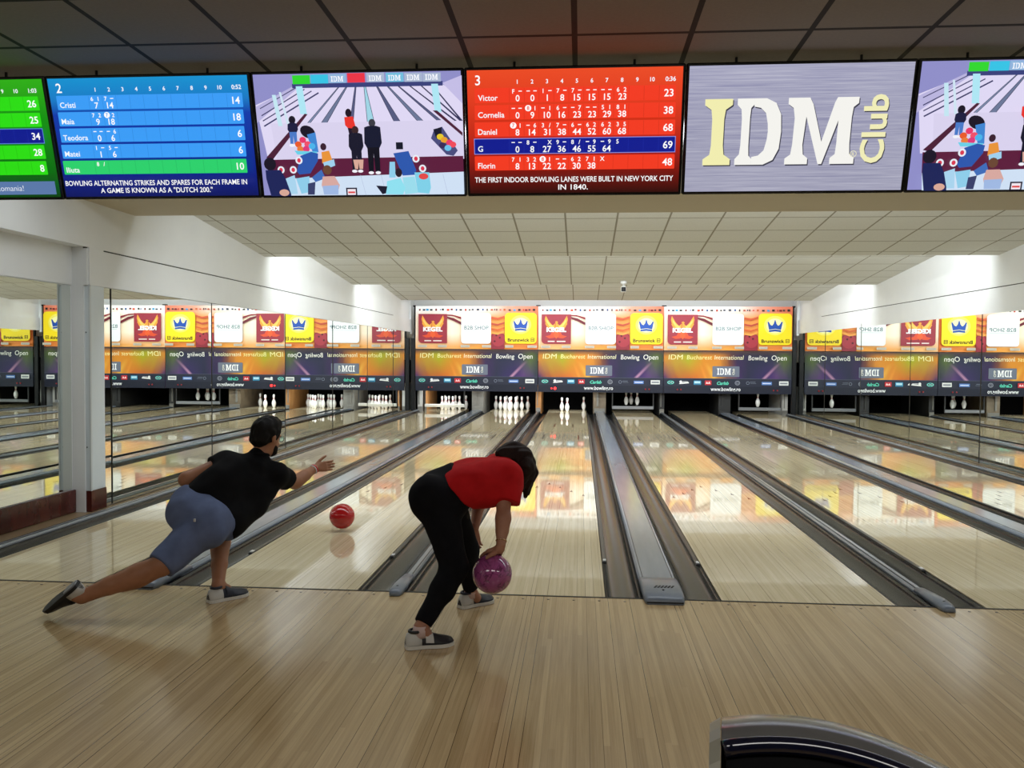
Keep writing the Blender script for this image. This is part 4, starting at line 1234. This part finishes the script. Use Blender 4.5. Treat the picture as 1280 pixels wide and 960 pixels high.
# ---------------------------------------------------------------- the man in shorts
man = empty('person', (-2.76, -.25, 0), 0, 'person in black t-shirt and slate blue shorts lunging low with right arm stretched forward', 'person')
def local(ob, par):
    ob.matrix_parent_inverse = Matrix.Translation(-par.location)
hipL, hipR = V3((-2.951, -0.250, 0.583)), V3((-2.788, -0.340, 0.503))
kneeL, ankL = V3((-2.885, 0.060, 0.393)), V3((-2.752, -.305, .085))
kneeR = V3((-2.963, -0.600, 0.285))
toe_d, toe_u, h1_ = V3((-3.652, -0.720, 0.011))-V3((-3.382, -0.770, 0.214)), A_(.55, .30, -.45), V3((-3.382, -0.770, 0.214))
f1, l1, u1 = frame(toe_d, toe_u); ankR = h1_+f1*.055+u1*.085
A0, A1 = V3((-2.906, -0.270, 0.612)), V3((-2.728, -0.220, 0.451))
B0, B1 = V3((-2.817, -0.180, 0.710)), V3((-2.689, -0.060, 0.535))
C0, C1 = V3((-2.752, -0.060, 0.772)), V3((-2.608, 0.060, 0.642))
D0, D1 = V3((-2.816, -0.010, 0.811)), V3((-2.539, 0.110, 0.726))
NK = V3((-2.640, 0.060, 0.837)); HC = V3((-2.599, 0.110, 0.980))
elR, wrR = V3((-2.488, 0.340, 0.640)), V3((-2.398, 0.520, 0.718))
elL, wrL = V3((-3.000, -0.200, 0.730)), V3((-2.930, -0.020, 0.611))
S = Field((-3.5, -.95, .0), (-2.1, .75, 1.14), .0062)
T = S.like()                                     # trunk under the clothes
for a, b, r in ((A0, A1, .07), (B0, B1, .075), (C0, C1, .078), (D0, D1, .06)): S.cone(a, b, r, r, .06)
for ch in ((A0, B0, C0, D0), (A1, B1, C1, D1)): S.chain(ch, (.07, .075, .075, .06), .05)
S.cone(hipL, hipR, .10, .10, .06)
S.cone(NK, HC-V3((0, .0, .04)), .062, .056, .03)
S.chain((D0, elL, wrL), (.060, .047, .032), .02); S.chain((D1, elR, wrR), (.056, .043, .028), .02)
S.cone(exec_lerp(elR, wrR, .12), exec_lerp(elR, wrR, .5), .046, .038, .02)
S.chain((hipL, kneeL), (.088, .062), .03); S.chain((hipR, kneeR), (.095, .064), .03)
def calf(k, a, back, r=1.):
    k, a = V3(k), V3(a)
    S.chain((k, exec_lerp(k, a, .3), exec_lerp(k, a, .65), a), (.058*r, .060*r, .048*r, .037*r), .02)
    m = exec_lerp(k, a, .3)+unit(back)*.022*r
    ax = unit(a-k); fr = (ax, unit(np.cross(ax, (0.3, .2, .9))), np.cross(ax, unit(np.cross(ax, (0.3, .2, .9)))))
    S.ell(m, (.12*r, .05*r, .05*r), .03, fr)
calf(kneeL, ankL, (0, -1, 0)); calf(kneeR, ankR, (-.2, -.3, -.9), 1.06)
S.cone(ankL, ankL+A_(.03, .05, -.03), .036, .034, .02)
S.cone(ankR, ankR-u1*.05+f1*.03, .036, .034, .02)
face_f = (.44, .87, -.22); face_u = (.12, .2, .95)
Ph, frh = head(S, HC, face_f, face_u, 1.0)
hR = Field(wrR-.14, wrR+.30, .0034)
hand(hR, wrR, V3((-2.254, 0.620, 0.742))-wrR, A_(-.1, -.95, .15), .95, (.16, .20, .24, .30), 1, (.72, .62, .05))
hL = Field(wrL-.2, wrL+.2, .0034)
hand(hL, wrL, A_(.45, .75, -.35), A_(.1, -.3, .9), .92, (.35, .4, .4, .45), -1)
body = skin_obj('body', [S, hR, hL], skin_m, man); local(body, man)
# clothes
S = Field((-3.3, -.75, .25), (-2.25, .55, 1.02), .0062)
for a, b, r in ((A0, A1, .097), (exec_lerp(A0, B0, .5), exec_lerp(A1, B1, .5), .098), (B0, B1, .098), (exec_lerp(B0, C0, .5), exec_lerp(B1, C1, .5), .10), (C0, C1, .10), (D0, D1, .083)): S.cone(a, b, r, r, .05)
S.cone(NK+A_(-.01, -.02, -.03), NK+A_(.005, .0, .012), .085, .066, .04)
S.cone(V3((-2.728, -0.120, 0.473)), V3((-2.649, 0.000, 0.546)), .07, .075, .05)          # loose front hanging down
cutL = exec_lerp(D0, elL, .34); cutR = exec_lerp(D1, elR, .62)
S.cone(D0, elL, .078, .082, .03, [(cutL, elL-D0)]); S.cone(D1, elR, .080, .068, .03, [(cutR, elR-D1)])
ax = (exec_lerp(B0, B1, .5)-exec_lerp(A0, A1, .5)); hem = exec_lerp(A0, A1, .5)-unit(ax)*.035
S.plane(hem, -ax, exec_lerp(A0, A1, .5), .34)
S.cone(V3((-2.737, -0.210, 0.479)), V3((-2.660, 0.000, 0.535)), .092, .08, .05); S.cone(V3((-2.721, -0.200, 0.453)), V3((-2.756, -0.080, 0.392)), .062, .06, .05)
S.folds(.0035, [(1, 0, -.6), (.2, 1, .5)], (46, 38))
tee = skin_obj('t_shirt', [S], black_tee, man); local(tee, man)
mb = MB(); mb.tube([NK+A_(.004, .004, .02)+.066*(A_(1, 0, .1)*math.cos(t)+A_(0, .95, -.25)*math.sin(t)) for t in [2*PI*i/24 for i in range(24)]], .008, 8, closed=True)
local(obj('collar', mb, black_tee, tee), man); 
S = Field((-3.4, -.95, .05), (-2.4, .4, .85), .0062)
pm = exec_lerp(hipL, hipR, .5)
S.cone(hipL, hipR, .122, .122, .05)
S.cone(A0, A1, .092, .096, .05)
S.ell(V3((-2.930, -0.360, 0.548)), (.118, .118, .118), .05); S.ell(V3((-2.761, -0.400, 0.457)), (.112, .112, .112), .05)
h1 = exec_lerp(hipR, kneeR, 1.02); h0 = exec_lerp(hipL, kneeL, .98)
S.cone(hipR, exec_lerp(hipR, kneeR, 1.25), .125, .082, .04, [(h1, kneeR-hipR)])
S.cone(hipL, exec_lerp(hipL, kneeL, 1.2), .112, .074, .03, [(h0, kneeL-hipL)])
wst = exec_lerp(A0, A1, .5)+unit(ax)*.022
S.plane(wst, ax, exec_lerp(A0, A1, .5), .3)
S.folds(.003, [(1, .4, .5), (-.3, .6, 1)], (52, 40), 2.)
sh = skin_obj('shorts', [S], short_cloth, man); local(sh, man)
mb = MB(); e = V3((-2.800, -0.520, 0.537)); mb.box(tuple(e-A_(.006, .006, .009)), tuple(e+A_(.006, .006, .009)), bev=.002); local(obj('pocket_tab', mb, shoe_grey, sh), man)
# hair, beard, glasses
f_, l_, u_ = frh
S = Field(HC-.2, HC+.2, .0042)
S.ell(Ph(-.014, 0, .036), (.106, .086, .094), .01, frh, [(Ph(.066, 0, .04), f_+u_*-.55), (Ph(-.03, 0, -.052), -u_-.25*f_)])
S.ell(Ph(.02, .0, .098), (.07, .06, .040), .03, frh)
S.ell(Ph(-.055, 0, -.02), (.058, .074, .062), .02, frh)
S.folds(.004, [f_+l_*.4, l_], (150, 170))
hr = skin_obj('hair', [S], hair_black, man); local(hr, man)
S = Field(HC-.2, HC+.2, .0042)
S.ell(Ph(.037, 0, -.046), (.066, .0605, .078), .01, frh, [(Ph(.06, 0, -.056), u_*.9+f_*.4)])
S.ell(Ph(.064, 0, -.094), (.036, .040, .030), .02, frh)
M2 = Field(HC-.2, HC+.2, .0042); M2.ell(Ph(.1, 0, -.066), (.02, .022, .010), .0, frh); S.carve(M2)
bd = skin_obj('beard', [S], hair_black, man); local(bd, man)
mb = MB()
for s in (-1, 1):
    mb.tube([Ph(.104+.004*math.cos(t), s*.034+.026*math.cos(t), .0+.020*math.sin(t)) for t in [2*PI*i/20 for i in range(20)]], .0022, 6, closed=True)
    mb.tube([Ph(.102, s*.060, .006), Ph(.05, s*.080, .008), Ph(-.01, s*.083, .006), Ph(-.022, s*.082, -.008)], .0022, 6)
mb.tube([Ph(.106, -.008, .004), Ph(.109, 0, .007), Ph(.106, .008, .004)], .0022, 6)
local(obj('glasses', mb, black, man), man)
mb0 = list(bpy.data.objects); eyes(Ph, man, eye_white, eye_dark)
for o in [q for q in bpy.data.objects if q not in mb0]: local(o, man)
d = unit(wrR-elR); a_ = unit(np.cross(d, (0, 0, 1))); b_ = np.cross(a_, d)
mb = MB(); mb.tube([wrR-d*.012+.030*(a_*math.cos(t)+b_*math.sin(t)) for t in [2*PI*i/20 for i in range(20)]], .006, 8, closed=True)
wb = obj('wristband', mb, mat('wristband_red', '#d8323a', .5), man); local(wb, man)
mb = MB(); mb.tube([wrR-d*.022+.0305*(a_*math.cos(t)+b_*math.sin(t)) for t in [2*PI*i/20 for i in range(20)]], .0045, 8, closed=True)
wb = obj('wristband', mb, white_plastic, man); local(wb, man)
before = set(bpy.data.objects)
shoe(A_(-2.785, -.375, .002), (.62, .78, 0), (0, 0, 1), .265, (shoe_navy, shoe_grey, sole_white, shoe_navy), man, '')
shoe(h1_, toe_d, toe_u, .285, (shoe_dark, shoe_grey, sole_dark, shoe_dark), man, '')
ts_ = [q for q in bpy.data.objects if q not in before and q.name.startswith('sole')][-1]
mb = MB(); mb.loft([[tuple(h1_+f1*t*.285+l1*b*w_*.9+u1*z_) for b in (-1, 1) for z_ in ((-.007, .002) if b < 0 else (.002, -.007))] for t, w_ in ((.0, .018), (.05, .032), (.2, .036), (.3, .034), (.33, .02))], 0, True, False)
tag(obj('heel_pad', mb, mat('heel_pad_grey', '#8d8f93', .5), ts_.parent), 'pale grey heel pad under the sole')
for o in bpy.data.objects:
    if o not in before and o.parent == man: local(o, man)

# ---------------------------------------------------------------- the woman in red
wom = empty('person', (-1.24, -.6, 0), 0, 'person in red t-shirt and black trousers bending forward with a purple ball', 'person')
fwd = unit((.86, .51, 0)); rgt = A_(.51, -.86, 0)
ball_c = V3((-1.004, -0.760, 0.329)); 
hipR, hipL = V3((-1.319, -0.720, 0.717)), V3((-1.309, -0.500, 0.698))
kneeR, ankR = V3((-1.204, -0.820, 0.369)), V3((-1.352, -1.02, .10))
kneeL, ankL = V3((-1.200, -0.360, 0.361)), V3((-1.185, -.27, .09))
PV = exec_lerp(hipR, hipL, .5)
WA, MI, CH = V3((-1.214, -0.580, 0.791)), V3((-1.110, -0.530, 0.809)), V3((-1.016, -0.460, 0.810))
sR, sL = V3((-0.960, -0.560, 0.834)), V3((-1.031, -0.260, 0.844))
NK = V3((-0.958, -0.380, 0.876)); HC = V3((-0.922, -0.350, 0.877))
elR, wrR = V3((-0.953, -0.670, 0.626)), V3((-0.958, -0.755, 0.488))
elL, wrL = V3((-1.153, -0.160, 0.596)), V3((-1.167, -0.240, 0.472))
S = Field((-1.55, -1.25, .0), (-.6, .15, 1.12), .0062)
for c_, w_, r in ((PV, .08, .10), (WA, .055, .085), (MI, .06, .088), (CH, .075, .088)): S.cone(c_-rgt*w_, c_+rgt*w_, r, r, .06)
S.cone(sR, sL, .058, .058, .05); S.cone(PV, CH, .09, .09, .05)
S.cone(NK, HC, .052, .05, .03)
S.chain((sR, elR, wrR), (.050, .039, .027), .02); S.cone(exec_lerp(elR, wrR, .1), exec_lerp(elR, wrR, .5), .041, .034, .02)
S.chain((sL, elL, wrL), (.050, .038, .027), .02)
S.chain((hipR, kneeR), (.095, .060), .03); S.chain((hipL, kneeL), (.095, .060), .03)
def shin(k, a):
    S.chain((k, exec_lerp(k, a, .35), a), (.055, .053, .034), .02)
shin(kneeR, ankR); shin(kneeL, ankL)
for a in (ankR, ankL): S.cone(a, a+A_(.03, .01, -.04), .034, .034, .02)
face_f = (.72, .30, -.62); face_u = (.62, .25, .74)
Ph, frh = head(S, HC, face_f, face_u, .95)
# the bowling hand lies over the ball
HB = Field(ball_c+A_(-.15, -.15, -.05), ball_c+A_(.17, .17, .26), .0034)
def on(v, off=.010): return ball_c+unit(v)*(.109+off)
back = unit(wrR-ball_c)
HB.cone(wrR, exec_lerp(wrR, on(back, .02), .75), .027, .026, .01)
g1 = unit(A_(-.50, .80, .30)); g2 = unit(np.cross(back, g1))                     # finger direction over the top, sideways
g1 = unit(g1-back*np.dot(g1, back))
base = math.acos(min(1., 1.))
for i, (b, L) in enumerate(((.036, .078), (.012, .088), (-.012, .084), (-.036, .066))):
    w0 = on(back+g2*b*2.2/.109*.5, .017)
    def along(s): return on(back*math.cos(s/.119)+g1*math.sin(s/.119)+g2*(b*1.15)/.109, .0095)
    k_ = along(.045)+back*.006
    HB.cone(exec_lerp(wrR, on(back, .02), .6), k_, .020, .0125, .012)
    p = k_; r = .0098
    for q in (.45, .75, 1.0):
        e = along(.045+L*q); HB.cone(p, e, r, r*.92, .0035); p = e; r *= .92
def alongt(s): return on(back*math.cos(s/.119)+unit(-g1*.25+g2*.95)*math.sin(s/.119), .0105)
p = exec_lerp(wrR, on(back, .02), .7); r = .015
for q in (.035, .062, .088):
    e = alongt(q); HB.cone(p, e, r, r*.85, .006); p = e; r *= .86
HL = Field(wrL-.18, wrL+.18, .0034)
hand(HL, wrL, A_(.10, -.10, -.95), A_(-.5, .6, .1), .85, (.3, .35, .4, .4), 1)
body = skin_obj('body', [S, HB, HL], skin_w, wom); local(body, wom)
S = Field((-1.5, -1.0, .5), (-.65, .1, 1.12), .0062)
for c_, w_, r in ((WA, .075, .114), (exec_lerp(WA, MI, .5), .078, .118), (MI, .08, .122), (exec_lerp(MI, CH, .5), .085, .122), (CH, .095, .118)): S.cone(c_-rgt*w_-A_(0, 0, .012), c_+rgt*w_-A_(0, 0, .012), r, r, .05)
S.cone(sR, sL, .082, .082, .05); S.cone(CH, NK, .10, .066, .05)
cut = exec_lerp(sR, elR, .62)
S.cone(sR+A_(.02, 0, 0), elR+A_(.025, 0, 0), .084, .070, .03, [(cut, elR-sR+A_(-.06, 0, 0))]); cutl = exec_lerp(sL, elL, .5); S.cone(sL, elL, .075, .066, .03, [(cutl, elL-sL)])
ax = MI-WA
hemp = V3((-1.225, -0.600, 0.785)); hemn = unit(A_(-.78, 0, -.62))
S.cone(exec_lerp(PV, WA, .35)-rgt*.075+A_(0, 0, .01), exec_lerp(PV, WA, .35)+rgt*.075+A_(0, 0, .01), .120, .120, .05)
S.plane(hemp, hemn, WA, .36)
S.folds(.004, [(.4, .2, 1), (1, .3, -.3)], (44, 36), 1.)
tee = skin_obj('t_shirt', [S], red_tee, wom); local(tee, wom)
S = Field((-1.6, -1.3, .05), (-.85, .15, .98), .0062)
S.cone(PV-rgt*.085, PV+rgt*.085, .122, .122, .05); S.cone(WA-rgt*.06, WA+rgt*.06, .105, .105, .06); S.cone(PV, WA, .12, .108, .05)
S.ell(hipR+A_(-.04, -.02, .02), (.115, .115, .125), .05); S.ell(hipL+A_(-.04, .0, .035), (.115, .115, .125), .05); S.cone(PV+A_(-.03, 0, .06), WA+A_(-.02, 0, .012), .10, .10, .05)
for h_, k_, a_ in ((hipR, kneeR, ankR), (hipL, kneeL, ankL)):
    S.chain((h_, k_), (.114, .074), .04)
    S.chain((k_, exec_lerp(k_, a_, .35), exec_lerp(k_, a_, .9)), (.072, .066, .048), .03)
S.plane(hemp-hemn*.05, -hemn, WA, .3)
for k_, a_ in ((kneeR, ankR), (kneeL, ankL)): S.plane(exec_lerp(k_, a_, .93), a_-k_, a_, .12)
S.folds(.003, [(.2, .3, 1), (1, -.2, .3)], (50, 42), .5)
tr = skin_obj('trousers', [S], black_pants, wom); local(tr, wom)
mb = MB(); mb.tube([exec_lerp(PV, WA, .75)+(rgt*.15*math.cos(t)+np.cross(unit(ax), rgt)*.09*math.sin(t)) for t in [2*PI*i/32 for i in range(32)]], .012, 8, closed=True)
local(obj('belt', mb, mat('belt_black', '#101014', .4), tr), wom)
f_, l_, u_ = frh
S = Field(HC-.3, HC+.3, .0045)
S.ell(Ph(-.016, 0, .03), (.112, .094, .10), .01, frh, [(Ph(.066, 0, .035), f_-u_*.3)])
S.ell(Ph(-.06, 0, -.03), (.066, .084, .08), .03, frh)
tips = [V3((-0.846, -0.400, 0.701)), V3((-0.867, -0.440, 0.745)), V3((-0.839, -0.300, 0.743)), V3((-0.876, -0.460, 0.785)), V3((-0.827, -0.340, 0.797))]
for s_, tp in zip((.06, .075, .0, .08, -.03), tips):
    st = Ph(-.01, -s_ if s_ else 0., .075); mid = exec_lerp(st, tp, .5)+A_(.02, -.01, .02)
    S.chain((st, mid, tp), (.045, .040, .012), .02)
for s_, tp in zip((.03, -.045, -.075), (V3((-0.839, -0.360, 0.709)), V3((-0.838, -0.300, 0.714)), V3((-0.861, -0.240, 0.714)))): S.chain((Ph(.02, -s_, .08), exec_lerp(Ph(.03, -s_, .06), tp, .45)+A_(.025, 0, .02), tp), (.04, .042, .014), .025)
S.chain((Ph(-.02, .07, .06), Ph(.03, .09, -.03), V3((-0.851, -0.260, 0.717))), (.045, .035, .012), .02)
S.chain((Ph(-.06, -.03, .05), V3((-0.983, -0.420, 0.955)), V3((-1.009, -0.440, 0.957))), (.06, .03, .012), .03)
S.folds(.0045, [l_, l_+f_*.3], (190, 140))
hr = skin_obj('hair', [S], hair_brown, wom); local(hr, wom)
mb0 = set(bpy.data.objects); eyes(Ph, wom, eye_white, eye_dark)
shoe(A_(-1.425, -1.055, .002), (.93, .37, 0), (0, 0, 1), .255, (shoe_dark, shoe_grey, sole_white, shoe_grey), wom, '')
shoe(A_(-1.245, -.325, .002), (.72, .69, 0), (0, 0, 1), .25, (shoe_navy, shoe_grey, sole_white, shoe_navy), wom, '')
d = unit(wrR-elR); a_ = unit(np.cross(d, (0, 1, 0))); b_ = np.cross(a_, d)
mb = MB(); mb.tube([wrR-d*.022+.0305*(a_*math.cos(t)+b_*math.sin(t)) for t in [2*PI*i/20 for i in range(20)]], .0025, 6, closed=True)
obj('bracelet', mb, mat('bracelet_gold', '#d8b98a', .2, 1.), wom)
for s_, a in ((1, ankR), (1, ankL)):
    mb = MB(); mb.lathe([(.040, .055), (.041, .09), (.038, .115)], (a[0], a[1], 0)); obj('sock', mb, mat('sock_pale', '#cdb3ad', .8), wom)
for o in bpy.data.objects:
    if o not in mb0 and o.parent == wom: local(o, wom)

# sub-parts keep their parents' offset
for o in bpy.data.objects:
    if o.type == 'MESH' and o.parent and o.parent.parent in (man, wom): o.matrix_parent_inverse = Matrix.Identity(4)

# ---------------------------------------------------------------- bowling balls
def swirl(name, c1, c2, c3):
    m = mat(name, c1, .12, spec=.5, coat=.5); g = N(m)
    v, _ = g.coords('Object')
    n1 = g.noise(v, 7., 5, .6)
    w_ = g.new('ShaderNodeTexNoise'); w_.inputs['Scale'].default_value = 9.; w_.inputs['Detail'].default_value = 3.; w_.inputs['Distortion'].default_value = 2.2
    g.link(v, w_.inputs['Vector'])
    vein = g.maprange(g.math('ABSOLUTE', g.math('SUBTRACT', w_.outputs['Fac'], .5)), .035, .0)
    col = g.mix(g.maprange(n1, .35, .65), srgb(c1), srgb(c2))
    g.link(g.mix(g.math('MULTIPLY', vein, .75), col, srgb(c3)), g.b.inputs['Base Color'])
    return m
def bowling_ball(loc, m, axis, label):
    mb = MB(); mb.ball((0, 0, 0), .109, 0, 40)
    b = obj('bowling_ball', mb, m, loc=tuple(loc)); tag(b, label, 'bowling ball', 'bowling balls')
    a = unit(axis); s1 = unit(np.cross(a, (0, 0, 1))); s2 = np.cross(a, s1)
    for q, w_ in (((.16, .12), .011), ((-.16, .12), .011), ((0., -.34), .014)):
        v = unit(a+s1*q[0]+s2*q[1]); t1 = unit(np.cross(v, s1)); t2 = np.cross(v, t1)
        mb = MB(); c0 = v*.1085
        mb.loft([[tuple(c0+(t1*math.cos(t)+t2*math.sin(t))*r+v*h) for t in [2*PI*i/12 for i in range(12)]] for r, h in ((w_, -.003), (w_, .0012), (w_*.85, .0012), (w_*.82, -.002))], 0)
        obj('finger_hole', mb, black, b)
    return b
bowling_ball(ball_c, swirl('ball_purple', '#8a3f72', '#a5528c', '#3c1434'), (.2, .3, .9), 'marbled purple bowling ball held low by the bowler in red')
bowling_ball((-2.575, 1.83, .128), mat('ball_red', '#b8181c', .15, coat=.5), (.1, .9, .4), 'red bowling ball just released over the lane between the two bowlers')
